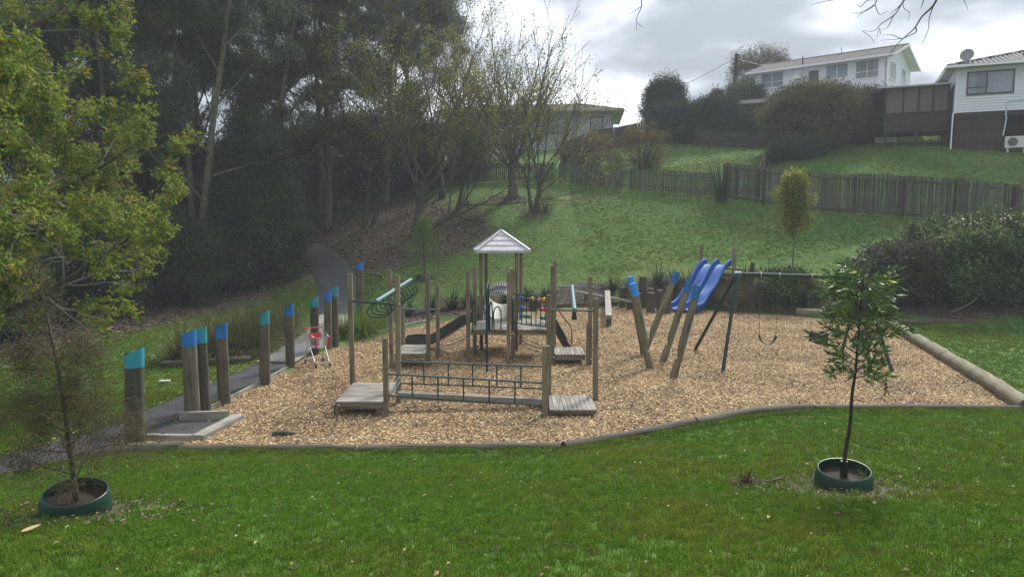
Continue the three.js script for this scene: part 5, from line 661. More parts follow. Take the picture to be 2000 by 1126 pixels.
// ---- dense shrubs at the foot of the wood
function bush(name, label, x, z, rx, ry, rz, n, geo, mat, cols, seed, { lift = 0.55, cat = 'shrub', group, s = [0.8, 1.3], stems = 7, jag = 0.35, cone = 0 } = {}) {
  const y = H(x, z), t = thing(name, label, cat, x, y, z, 0, group), r = rngOf(seed), P = [], b = new Build(), cy = y + ry * lift * 1.6;
  for (let k = 0; k < n; k++) { const d = V(r() - 0.5, r() - 0.5, r() - 0.5).normalize(), rr = (0.45 + 0.55 * Math.pow(r(), 0.45)) * (1 + jag * fbm3(d.x * 2.6 + seed, d.y * 2.6, d.z * 2.6, 3)); let q = V(d.x * rx * rr, d.y * ry * rr, d.z * rz * rr); if (cone) { const f = 1 - cone * (q.y / ry + 1) / 2; q.x *= f; q.z *= f; } q.add(V(x, cy, z)); const gy = H(q.x, q.z); if (q.y < gy + 0.1) q.y = gy + 0.1 + r() * ry * 0.35; P.push({ p: q, s: s[0] + (s[1] - s[0]) * r() }); }
  for (let k = 0; k < stems; k++) { const q = P[Math.floor(r() * P.length)].p, a = V(x + (r() - 0.5) * rx * 0.5, y - 0.1, z + (r() - 0.5) * rz * 0.5); b.tube(smooth([a, a.clone().lerp(q, 0.4).add(V((r() - 0.5) * 0.3, 0.15 * ry, (r() - 0.5) * 0.3)), q], 6), [0.05, 0.045, 0.04, 0.034, 0.028, 0.02, 0.012].map((v) => v * Math.max(0.5, ry / 1.8)), 5, false); }
  part(t, 'stems', b.geo(), M.bark[2]); scatter(t, 'leaves', geo, mat, P, vary(cols, 0.8), seed + 7); return t;
}
const shrubDark = [[0.060, 0.088, 0.052], [0.040, 0.062, 0.042], [0.085, 0.115, 0.062], [0.11, 0.14, 0.070], [0.05, 0.075, 0.046]];
bush('dense_shrub', 'dense dark pointed shrub at the bend of the path', -13.4, -37.3, 3.0, 4.6, 2.4, 3400, fineClump, foliage, shrubDark, 501, { jag: 0.85, cone: 0.45, s: [0.9, 1.4] });
bush('dense_shrub', 'dark shrub at the foot of the twin stems', -16.0, -34.2, 2.0, 2.3, 1.8, 1500, fineClump, foliage, shrubDark, 502, { jag: 0.85, s: [0.9, 1.4] });
bush('dense_shrub', 'dark shrub mass below the oak, beside the lawn edge', -19.2, -31, 3.2, 2.8, 2.6, 2200, fineClump, foliage, shrubDark, 503, { jag: 0.85, s: [1, 1.5] });
bush('dense_shrub', 'very dark shrub in the shade under the oak branches', -20.5, -25.5, 3.4, 2.2, 2.6, 2200, fineClump, foliage, shrubDark, 504, { jag: 0.85, s: [1, 1.5] });
bush('dense_shrub', 'black green shrub behind the wispy ringed sapling', -19, -21.8, 2.8, 1.7, 2.0, 1500, fineClump, foliage, shrubDark, 505, { jag: 0.85, s: [1, 1.4] });
bush('dense_shrub', 'tall dark shrub behind the pointed shrub', -18, -40.5, 3.2, 4.2, 2.4, 2400, fineClump, foliage, shrubDark, 506, { jag: 0.85, s: [1, 1.5] });
bush('dense_shrub', 'dark olive shrub at the top of the path under the evergreens', -15.6, -50.5, 3.2, 3.6, 2.4, 2000, fineClump, foliage, oliveCols, 507, { jag: 0.85, s: [1, 1.5] });
bush('dense_shrub', 'dark shrub filling the gap below the leafy bank trees', -9.6, -56.5, 4.2, 3.6, 2.2, 2200, fineClump, foliage, shrubDark, 508, { jag: 0.85, s: [1, 1.5] });
bush('dense_shrub', 'dark shrub in front of the low dark fence', -5.2, -56.8, 3.6, 2.6, 1.6, 1600, fineClump, foliage, oliveCols, 509, { jag: 0.85, s: [1, 1.5] });
bush('dense_shrub', 'tall dark shrub closing the gap above the leaf covered bank', -13.0, -58.5, 4.6, 3.9, 2.2, 2600, fineClump, foliage, oliveCols, 512, { jag: 0.85, s: [1, 1.6] });
bush('dense_shrub', 'broad dark shrub behind the end of the path', -20, -57, 5, 4, 2.2, 2600, fineClump, foliage, shrubDark, 513, { jag: 0.85, s: [1, 1.6] });
bush('dense_shrub', 'dark shrub far back between the evergreen trunks', -23.5, -44, 4.5, 4.5, 2.6, 2600, fineClump, foliage, shrubDark, 510, { jag: 0.85, s: [1, 1.6] });
bush('dense_shrub', 'dark shrub closing the wood behind the oak', -27, -29, 4, 4.2, 3, 2600, fineClump, foliage, shrubDark, 511, { jag: 0.85, s: [1, 1.6] });
// ---- oak with yellow green leaves
{
  const o = { stems: [{ d: V(0.10, 1, 0.03), len: 7.0, r: 0.36 }], seg: [7, 9, 7, 5, 3], wander: [0.08, 0.16, 0.25, 0.35, 0.4], up: [0.0, 0.035, 0.02, 0.0, 0.0], taper: [0.6, 0.22, 0.25, 0.4, 0.5], n: [17, 8, 5, 3], from: [0.16, 0.25, 0.2, 0.2], angle: [1.25, 0.75, 0.8, 0.8], len: [0.90, 0.46, 0.5, 0.45], fall: [0.12, 0.45, 0.3, 0.2], rr: [0.42, 0.5, 0.55, 0.6], thick: 1, min: 0.006, flare: 1.5 };
  const { t, g } = tree('oak_tree', 'large oak with yellow green lobed leaves overhanging the lawn', -14.9, -16.6, o, 911, M.bark[0], M.twigGrey);
  const P = []; for (const q of g.tips) { if (q.p.x > -6.6 || q.p.y < 1.6 || fbm3(q.p.x * 0.9, q.p.y * 0.9, q.p.z * 0.9, 2) < -0.07) continue; const n = q.e ? 4 : 2; for (let k = 0; k < n; k++) P.push({ p: q.p.clone().add(V(g.r() - 0.5, g.r() - 0.5, g.r() - 0.5).multiplyScalar(0.24)), s: 0.55 + 0.55 * g.r() }); }
  scatter(t, 'crown', oakClump, foliageThin, P, vary([[0.25, 0.32, 0.036], [0.19, 0.275, 0.034], [0.31, 0.36, 0.045], [0.13, 0.205, 0.032], [0.16, 0.24, 0.034], [0.22, 0.29, 0.04], [0.28, 0.33, 0.04], [0.36, 0.31, 0.045]], 0.5), 912);
}
// ---- half bare trees on the grass bank
const fan = (stems, n0 = 14) => ({ stems, seg: [7, 8, 6, 4], wander: [0.14, 0.13, 0.18, 0.25], up: [0.02, 0.055, 0.05, 0.03], taper: [0.55, 0.22, 0.3, 0.4], n: [n0, 9, 4], from: [0.5, 0.3, 0.2], angle: [0.74, 0.48, 0.5], len: [2.15, 0.50, 0.42], fall: [0.25, 0.35, 0.3], rr: [0.5, 0.45, 0.55], thick: 1, min: 0.0125, flare: 1.7 });
const BT = 'half bare trees on the grass bank', yellowLeaf = [[0.30, 0.29, 0.06], [0.22, 0.24, 0.05], [0.36, 0.30, 0.06], [0.16, 0.18, 0.045]], greenLeaf = [[0.21, 0.26, 0.06], [0.27, 0.29, 0.06], [0.14, 0.19, 0.05], [0.32, 0.29, 0.06]];
[['half bare tree with leaning limbs behind the feathery conifer sapling', -5.9, -43, [{ d: V(0.22, 1, 0), len: 3.4, r: 0.24 }, { x: 0.2, d: V(0.95, 0.75, -0.1), len: 3.4, r: 0.16 }], 8, 0.34, greenLeaf, 1.12], ['thin crooked tree on the leaf litter', -3.6, -47, [{ d: V(0.25, 1, 0), len: 3.6, r: 0.13 }], 9, 0.3, yellowLeaf, 1.1], ['half bare tree with a thick flared trunk on the grass bank', 0.1, -49, [{ d: V(0, 1, 0), len: 3.6, r: 0.36 }], 15, 0.20, yellowLeaf, 1.02], ['twin stemmed half bare tree on the open grass', 1.5, -46, [{ d: V(0.10, 1, 0), len: 3.0, r: 0.20 }, { x: -0.25, d: V(-0.12, 1, 0.05), len: 3.2, r: 0.14 }], 11, 0.15, yellowLeaf, 0.98], ['half bare tree standing in front of the low dark fence', -4.9, -50.5, [{ d: V(0.02, 1, 0), len: 4.0, r: 0.24 }], 10, 0.30, greenLeaf, 1.2], ['leafier olive tree on the bank above the path', -9.6, -46.5, [{ d: V(0.1, 1, 0), len: 3.4, r: 0.20 }, { x: 0.4, d: V(0.4, 1, 0.1), len: 3.2, r: 0.15 }], 8, 0.45, greenLeaf, 1.25]].forEach(([label, x, z, stems, n0, dens, cols, sc], k) => {
  const { t, g } = tree('bare_tree', label, x, z, fan(stems.map((s) => ({ ...s, len: s.len * sc })), n0), 700 + k, M.bark[k === 2 ? 1 : 0], M.twig, BT);
  const P = []; const gy = H(x, z); for (const q of g.tips) if (q.p.y > gy + 2.4 && g.r() < dens * (k === 2 || k === 3 ? sstep(13, 4, q.p.y - gy) : 1)) P.push({ p: q.p.clone().add(V(g.r() - 0.5, g.r() - 0.5, g.r() - 0.5).multiplyScalar(0.25)), s: 1.5 + 1.2 * g.r() });
  if (k === 0 || k === 5) for (const q of g.tips) if (q.p.y > gy + 1.6 && q.p.y < gy + 4.5 && q.p.x < x && g.r() < 0.5) P.push({ p: q.p.clone().add(V(0, -0.5 * g.r(), 0)), s: 1.0 + g.r() });
  scatter(t, 'crown', tinyClump, foliageThin, P, vary(cols, 0.4), 720 + k);
});
// ---- planted saplings with green plastic rings
function ringGeo(r0, h) { const pts = [[r0 * 0.97, 0], [r0 * 1.02, h * 0.3], [r0, h * 0.7], [r0 * 0.93, h * 0.95], [r0 * 0.90, h], [r0 * 0.87, h * 0.98], [r0 * 0.88, h * 0.9], [r0 * 0.94, h * 0.5], [r0 * 0.92, 0]].map(([a, b]) => new THREE.Vector2(a, b)); return new THREE.LatheGeometry(pts, 40); }
function treeRing(x, z, r, h, tx, tz, label) { const t = thing('tree_ring', label, 'planter ring', x, H(x, z), z, 0, 'green plastic tree rings'); const g = ringGeo(r, h); const m = piece(t, 'ring', g, std(0.012, 0.060, 0.042, 0.42, { map: T.soft }), 0, -0.07, 0); m.rotation.set(tx, 0, tz); const d = new THREE.CircleGeometry(r * 0.92, 28); d.rotateX(-Math.PI / 2); const s = piece(t, 'soil', d, M.soil, 0, h * 0.42, 0); s.rotation.set(tx, 0, tz); return t; }
treeRing(3.95, -8.2, 0.32, 0.31, 0.12, 0.06, 'green plastic ring around the leafy sapling'); treeRing(-4.45, -7.0, 0.32, 0.31, 0.13, -0.10, 'green plastic ring around the wispy brown sapling');
{
  const x = 3.95, z = -8.2, y = H(x, z) + 0.02, t = thing('sapling', 'leafy sapling with glossy dark green leaves in a green ring', 'tree', x, y, z), tr = [V(x, y, z), V(x + 0.0, y + 0.35, z), V(x + 0.045, y + 0.75, z), V(x + 0.05, y + 1.1, z), V(x + 0.075, y + 1.35, z), V(x + 0.09, y + 1.75, z), V(x + 0.10, y + 2.15, z), V(x + 0.12, y + 2.5, z)];
  part(t, 'trunk', tubeGeo(smooth(tr, 30), Array.from({ length: 31 }, (_, k) => 0.027 - 0.019 * k / 30), 8, true, 0.2), std(0.07, 0.05, 0.04, 0.9, { map: T.bark })); part(t, 'stem_guard', tubeGeo([V(x, y, z), V(x - 0.005, y + 0.3, z)], 0.042, 10), M.black);
  const r = rngOf(33), b = new Build(), P = [], sp = sprayGeo(34, 7, 0.13, 0.105, 0.034);
  for (let k = 0; k < 42; k++) { const h = 1.30 + 1.16 * Math.pow(k / 42, 0.9), a = k * 2.4 + r(), L = (0.27 * Math.sin(Math.PI * Math.min(0.95, (h - 1.05) / 1.6)) + 0.1) * (0.7 + 0.5 * r()), p0 = V(x + 0.08 + (h - 1.35) * 0.03, y + h, z), p1 = p0.clone().add(V(Math.cos(a) * L, 0.16 * L + 0.1 - 0.12 * (h < 1.5 ? 1 : 0), Math.sin(a) * L)), mid = p0.clone().lerp(p1, 0.5).add(V(0, 0.04, 0)); b.tube([p0, mid, p1], [0.009, 0.006, 0.003], 4, false); for (let m = 0; m < 5; m++) { const q = p0.clone().lerp(p1, 0.3 + 0.18 * m); P.push({ p: q, s: 0.8 + 0.5 * r(), d: V(Math.cos(a) + (r() - 0.5) * 1.2, 0.25 + (r() - 0.5) * 0.6, Math.sin(a) + (r() - 0.5) * 1.2).normalize() }); } }
  part(t, 'branches', b.geo(), M.twig); scatter(t, 'leaves', sp, foliageGloss, P, (r2, q) => { const top = r2() < 0.10; const k = 0.75 + 0.6 * r2(); return top ? [0.26 * k, 0.31 * k, 0.05] : [0.115 * k, 0.185 * k, 0.065 * k]; }, 35);
  const hk = thing('dead_leaf_bunch', 'brown bunch of dead leaves hanging in the leafy sapling', 'leaves', x + 0.42, y + 1.16, z + 0.05); scatter(hk, 'leaves', sp, foliage, Array.from({ length: 7 }, (_, k) => ({ p: V(x + 0.42, y + 1.16 + k * 0.03, z + 0.05), s: 0.42, d: V(r() - 0.5, -1.2, r() - 0.5).normalize() })), vary([[0.13, 0.065, 0.04]], 0.4), 36);
  part(hk, 'twig', tubeGeo([V(x + 0.42, y + 1.38, z + 0.05), V(x + 0.42, y + 1.15, z + 0.05)], 0.004, 4), M.twig);
}
{
  const x = -4.42, z = -7.0, y = H(x, z), o = { stems: [{ d: V(-0.06, 1, 0), len: 2.75, r: 0.034 }], seg: [14, 5, 4, 3], wander: [0.05, 0.3, 0.4, 0.5], up: [0.004, -0.02, -0.05, -0.14], taper: [0.12, 0.3, 0.4, 0.5], n: [58, 9, 5], from: [0.16, 0.12, 0.1], angle: [1.05, 0.85, 0.8], len: [0.30, 0.55, 0.55], fall: [0.88, 0.3, 0.2], rr: [0.32, 0.5, 0.6], thick: 0, min: 0.0016 };
  const { t, g } = tree('sapling', 'wispy brown feathery sapling in a green ring', x, z, o, 77, M.bark[0], std(0.085, 0.066, 0.042, 0.95));
  const P = []; for (const q of g.tips) if (g.r() < 0.19 && q.p.y < y + 1.8) P.push({ p: q.p, s: 0.14 + 0.14 * g.r() }); scatter(t, 'leaves', featherClump, foliage, P, vary([[0.10, 0.085, 0.045], [0.085, 0.10, 0.045], [0.12, 0.085, 0.05]], 0.4), 78);
}
{ // feathery conifer sapling on the bank
  const x = -4.35, z = -35.2, y = H(x, z); treeRing(x, z, 0.42, 0.28, -0.1, 0, 'small green ring on the bank around the feathery conifer sapling');
  const t = thing('conifer_sapling', 'feathery bright green conifer sapling on the grass bank', 'tree', x, y, z), r = rngOf(88), P = [], b = new Build(); part(t, 'trunk', tubeGeo([V(x, y, z), V(x, y + 1.4, z), V(x - 0.02, y + 3.0, z)], [0.04, 0.03, 0.01], 7), M.bark[0]);
  for (let k = 0; k < 38; k++) { const u = k / 38, h = 0.75 + 2.25 * u, L = (1.15 - 1.0 * u) * (0.7 + 0.5 * r()), a = k * 2.4; const p0 = V(x, y + h, z), p1 = V(x + Math.cos(a) * L, y + h + 0.1 - 0.05 * L, z + Math.sin(a) * L); b.tube([p0, p1], [0.012, 0.004], 4, false); for (let m = 0; m < 5; m++) P.push({ p: p0.clone().lerp(p1, 0.3 + m * 0.18).add(V(0, -0.04 + 0.08 * r(), 0)), s: 0.5 + 0.4 * r() }); }
  part(t, 'branches', b.geo(), M.twig); scatter(t, 'leaves', featherClump, foliageThin, P, vary([[0.15, 0.28, 0.06], [0.19, 0.31, 0.07], [0.11, 0.22, 0.05]], 0.4), 89);
}
{ // slender sapling on the hill with yellowing leaves
  const x = 13.6, z = -34.4, y = H(x, z), o = { stems: [{ d: V(0.01, 1, 0), len: 4.25, r: 0.045 }], seg: [12, 4, 3], wander: [0.03, 0.25, 0.3], up: [0, 0.12, 0.1], taper: [0.2, 0.4, 0.5], n: [24, 4], from: [0.34, 0.25], angle: [0.75, 0.6], len: [0.20, 0.5], fall: [0.2, 0.3], rr: [0.4, 0.6], thick: 0, min: 0.006 };
  const { t, g } = tree('young_tree', 'slender young tree with yellow green leaves in front of the tall fence', x, z, o, 93, std(0.16, 0.14, 0.11, 0.9), M.twigGrey); const P = puffs(g, 1, 0.25, 0.28, 0.9, 1.6);
  scatter(t, 'crown', broadClump, foliageThin, P.map((q) => ({ ...q, s: q.s * 0.7 })), vary([[0.30, 0.33, 0.06], [0.22, 0.28, 0.05], [0.38, 0.33, 0.06], [0.16, 0.22, 0.05]], 0.4), 94);
}
// ---- shrub bed by the border log
const shGreen = [[0.105, 0.155, 0.060], [0.085, 0.130, 0.058], [0.135, 0.19, 0.068], [0.070, 0.105, 0.052], [0.17, 0.22, 0.08]], shGrey = [[0.115, 0.15, 0.095], [0.095, 0.125, 0.085], [0.15, 0.185, 0.115]];
[['grey green shrub behind the leafy sapling', 14.9, -29.3, 1.3, 0.95, 1.2, 560, shGrey], ['tall dull green shrub with a purple tinge in the bed', 16.4, -29.3, 1.7, 1.3, 1.4, 900, [[0.085, 0.090, 0.062], [0.085, 0.11, 0.06], [0.10, 0.075, 0.065]]], ['dense green shrub in the middle of the bed', 18.4, -29.0, 1.9, 1.6, 1.5, 1150, shGreen], ['tall light green shrub reaching the fence', 20.5, -30.2, 2.0, 1.65, 1.6, 1200, [[0.13, 0.17, 0.065], [0.10, 0.145, 0.06], [0.18, 0.19, 0.07]]], ['dense green shrub at the open lawn end of the bed', 21.3, -28.2, 2.0, 1.45, 1.4, 1150, shGreen], ['low dark shrub behind the swing frame', 12.1, -31.0, 1.2, 0.65, 0.9, 420, shGreen], ['bright green sprouting shrub in front of the tall fence', 19.2, -32.5, 1.1, 1.05, 1.0, 450, shGreen], ['light green shrub at the end of the tall fence', 24, -31.5, 2.2, 1.3, 1.8, 1000, shGreen]].forEach(([label, x, z, rx, ry, rz, n, cols], k) => bush('bed_shrub', label, x, z, rx, ry, rz, n, broadClump, k === 0 || k === 3 ? foliageGloss : foliage, cols, 600 + k, { s: [0.7, 1.3], jag: 1.0, group: 'shrubs in the bed by the border log', lift: 0.5, stems: 12 }));
// ---- hillside garden plants
bush('round_bush', 'big rounded olive bush in front of the white house', 22.2, -53.5, 3.6, 2.55, 3.0, 3400, fineClump, foliage, [[0.15, 0.15, 0.06], [0.10, 0.11, 0.05], [0.19, 0.18, 0.07], [0.08, 0.095, 0.045]], 620, { s: [0.8, 1.3], jag: 0.5, lift: 0.62 });
bush('garden_shrub', 'dark shrub squeezed between the big round bush and the porch', 26.2, -53.4, 1.9, 2.3, 1.8, 1400, fineClump, foliage, [[0.05, 0.062, 0.036], [0.07, 0.07, 0.038]], 621, { s: [0.7, 1.1] });
bush('garden_shrub', 'dark low shrub under the big round bush', 20.2, -50.8, 2.0, 0.9, 1.5, 700, fineClump, foliage, shrubDark, 622, { s: [0.6, 1.0] });
bush('dark_tree', 'dark rounded evergreen tree on the skyline beside the power pole', 14.2, -67.5, 2.05, 2.6, 2.0, 1900, darkClump, foliage, [[0.030, 0.040, 0.032], [0.036, 0.046, 0.034]], 623, { cat: 'tree', lift: 0.78, jag: 0.5, s: [0.8, 1.3] });
bush('dark_tree', 'small dark conical tree at the foot of the power pole', 19.4, -69, 1.4, 2.1, 1.3, 800, darkClump, foliage, [[0.034, 0.046, 0.036]], 624, { cat: 'tree', lift: 0.72, cone: 0.7, s: [0.7, 1.1] });
bush('hedge_shrub', 'dark hedge shrub beside the autumn coloured shrub', 14.2, -61.8, 2.6, 1.9, 1.4, 1500, fineClump, foliage, [[0.048, 0.066, 0.042], [0.038, 0.055, 0.038]], 625, { s: [0.8, 1.2] });
bush('hedge_shrub', 'dark hedge shrub below the small conical tree', 17.6, -62.6, 2.4, 2.3, 1.5, 1500, fineClump, foliage, [[0.048, 0.066, 0.042], [0.056, 0.074, 0.042]], 626, { s: [0.8, 1.2] });
bush('hedge_shrub', 'green hedge shrub in front of the batten screen', 20.6, -61.8, 1.9, 1.6, 1.2, 1000, fineClump, foliage, [[0.055, 0.085, 0.046], [0.045, 0.07, 0.042]], 627, { s: [0.7, 1.1] });
bush('hedge_shrub', 'light green shrub between the power pole and the carport roof', 22.2, -69.5, 2.2, 2.0, 1.4, 900, darkClump, foliage, [[0.085, 0.12, 0.065]], 628, { s: [0.8, 1.2], lift: 0.9 });
bush('brown_tree', 'brown leaved tree behind the white house', 27.4, -80, 3.6, 3.9, 3, 1300, darkClump, foliage, [[0.15, 0.10, 0.06], [0.12, 0.09, 0.055], [0.10, 0.095, 0.06]], 629, { cat: 'tree', lift: 0.86, jag: 0.6, s: [0.8, 1.4] });
bush('autumn_shrub', 'sparse orange and olive shrub above the picket fence', 10.0, -54.6, 2.0, 1.9, 1.2, 650, smallClump, foliageThin, [[0.20, 0.15, 0.045], [0.15, 0.14, 0.05], [0.24, 0.135, 0.04], [0.12, 0.12, 0.05]], 630, { s: [0.8, 1.5], jag: 0.8, stems: 30 });
bush('autumn_shrub', 'low reddish shrub behind the gap in the picket fence', 7.0, -53.2, 1.4, 0.9, 0.9, 380, smallClump, foliageThin, [[0.12, 0.07, 0.05], [0.10, 0.10, 0.045]], 631, { s: [0.8, 1.4], stems: 20 });
bush('autumn_shrub', 'yellow leaved creeper shrub on the brown boundary fence', 5.4, -55.8, 2.6, 1.2, 0.8, 500, smallClump, foliageThin, [[0.22, 0.18, 0.05], [0.13, 0.12, 0.05]], 632, { s: [0.8, 1.4], stems: 16, lift: 0.8 });
bush('sucker_shrub', 'yellow green suckers at the foot of the twin stemmed bare tree', 2.1, -45.9, 0.8, 0.75, 0.5, 130, smallClump, foliageThin, [[0.19, 0.19, 0.045], [0.14, 0.16, 0.04]], 633, { s: [0.7, 1.1], stems: 14 });
// ---- bladed plants
function blades(name, label, x, z, n, h, w, spread, mats, seed, group, stiff = 0.5, y = H(x, z)) {
  const r = rngOf(seed), t = thing(name, label, 'plant', x, y, z, 0, group), B = mats.map(() => new Build());
  for (let k = 0; k < n; k++) { const a = r() * TAU, tilt = Math.pow(r(), 0.7) * spread, L = h * (0.55 + 0.6 * r()), p0 = V(x + Math.cos(a) * 0.16 * h * r(), y - 0.02, z + Math.sin(a) * 0.16 * h * r()), o = V(Math.cos(a), 0, Math.sin(a)), s = V(-o.z, 0, o.x).multiplyScalar(w / 2), b = B[Math.floor(r() * mats.length)]; let p = p0.clone(), ang = 0.08 + tilt * 0.5, prev = [p.clone().sub(s), p.clone().add(s)]; const N = 4; for (let m = 1; m <= N; m++) { ang += tilt * (1 - stiff) * 0.55 * m / N; p = p.clone().addScaledVector(o, Math.sin(ang) * L / N).add(V(0, Math.cos(ang) * L / N, 0)); const ws = s.clone().multiplyScalar(m === N ? 0.06 : 1 - 0.15 * m), c = [p.clone().sub(ws), p.clone().add(ws)]; b.quad(prev[0], prev[1], c[1], c[0]); prev = c; } }
  B.forEach((b, k) => b.i.length && part(t, 'blades', b.geo(), mats[k])); return t;
}
const STRAP = [...ORD, 'eleventh', 'twelfth', 'thirteenth', 'fourteenth', 'fifteenth', 'sixteenth'];
const gB = (r, g, b) => leafMat(r, g, b, 0.3, 0.7), tus = [gB(0.10, 0.115, 0.035), gB(0.155, 0.135, 0.065), gB(0.07, 0.095, 0.03)], tusG = [gB(0.12, 0.20, 0.03), gB(0.16, 0.22, 0.045), gB(0.085, 0.15, 0.03)], dry = [gB(0.17, 0.135, 0.085), gB(0.115, 0.09, 0.06), gB(0.09, 0.10, 0.05)], flax = [gB(0.045, 0.085, 0.035), gB(0.06, 0.10, 0.045), gB(0.035, 0.06, 0.03)];
[[-9.6, -20.3, 1.1], [-9.1, -20.9, 1.3], [-8.6, -20.5, 1.15], [-8.1, -21.0, 1.25], [-9.2, -21.8, 1.45], [-8.6, -21.7, 1.4], [-8.0, -22.0, 1.35], [-8.4, -23.0, 1.5], [-7.8, -23.2, 1.35], [-8.9, -23.2, 1.4], [-7.9, -24.5, 1.3], [-8.5, -24.6, 1.35], [-7.7, -21.2, 1.0], [-8.3, -26.0, 1.2]].forEach(([x, z, h], k) => blades('tussock_grass', 'olive and straw tussock in the bed beside the boardwalk', x, z, 520, h * 1.1, 0.018, 1.7, tus, 801 + k, 'tussocks beside the boardwalk', 0.25));
[[-5.15, -24.2, 1.25], [-5.5, -25.2, 1.1], [-4.75, -25.4, 1.05], [-5.75, -24.0, 0.9]].forEach(([x, z, h], k) => blades('bright_tussock', 'bright green tussock beside the chips and the loop ladder', x, z, 460, h * 1.08, 0.017, 1.7, tusG, 821 + k, 'bright green tussocks behind the loop ladder', 0.2, 0.02));
[[10.0, -30.9, 1.1], [10.8, -30.9, 1.15], [11.4, -30.6, 0.95], [9.4, -31.6, 1.0], [10.4, -31.9, 1.2], [11.3, -31.7, 1.1]].forEach(([x, z, h], k) => blades('dry_tussock', 'dry brown tussock hanging over the bank behind the swings', x, z, 480, h * 1.1, 0.018, 2.0, dry, 841 + k, 'dry tussocks behind the swings', 0.1));
[[-4.3, -29.0, 0.8], [-3.4, -29.8, 0.85], [-2.6, -30.4, 0.9], [-1.9, -30.9, 0.95], [-1.2, -31.3, 0.85], [-0.3, -31.9, 0.8], [0.7, -32.7, 0.7], [1.6, -33.2, 0.7], [4.9, -34.2, 0.8], [5.6, -33.7, 0.8], [7.6, -33.3, 1.0], [8.2, -33.0, 1.0], [7.0, -33.9, 0.9], [10.9, -33.0, 0.9], [11.8, -32.7, 0.9], [12.6, -32.2, 0.8]].forEach(([x, z, h], k) => blades('strap_plant', `${STRAP[k]} strap leaved plant along the back bed, counted from the bright tussocks`, x, z, 90, h * 1.15, 0.045, 1.3, flax, 861 + k, 'strap leaved plants along the back bed', 0.45));
blades('flax', 'upright dark flax at the joint of the two fences', 12.75, -43.6, 60, 2.6, 0.07, 0.55, flax, 890, null, 0.8); blades('flax', 'dark flax clump beside the pale side fence panel', 18.4, -50.2, 60, 1.4, 0.06, 1.1, flax, 891, null, 0.5);
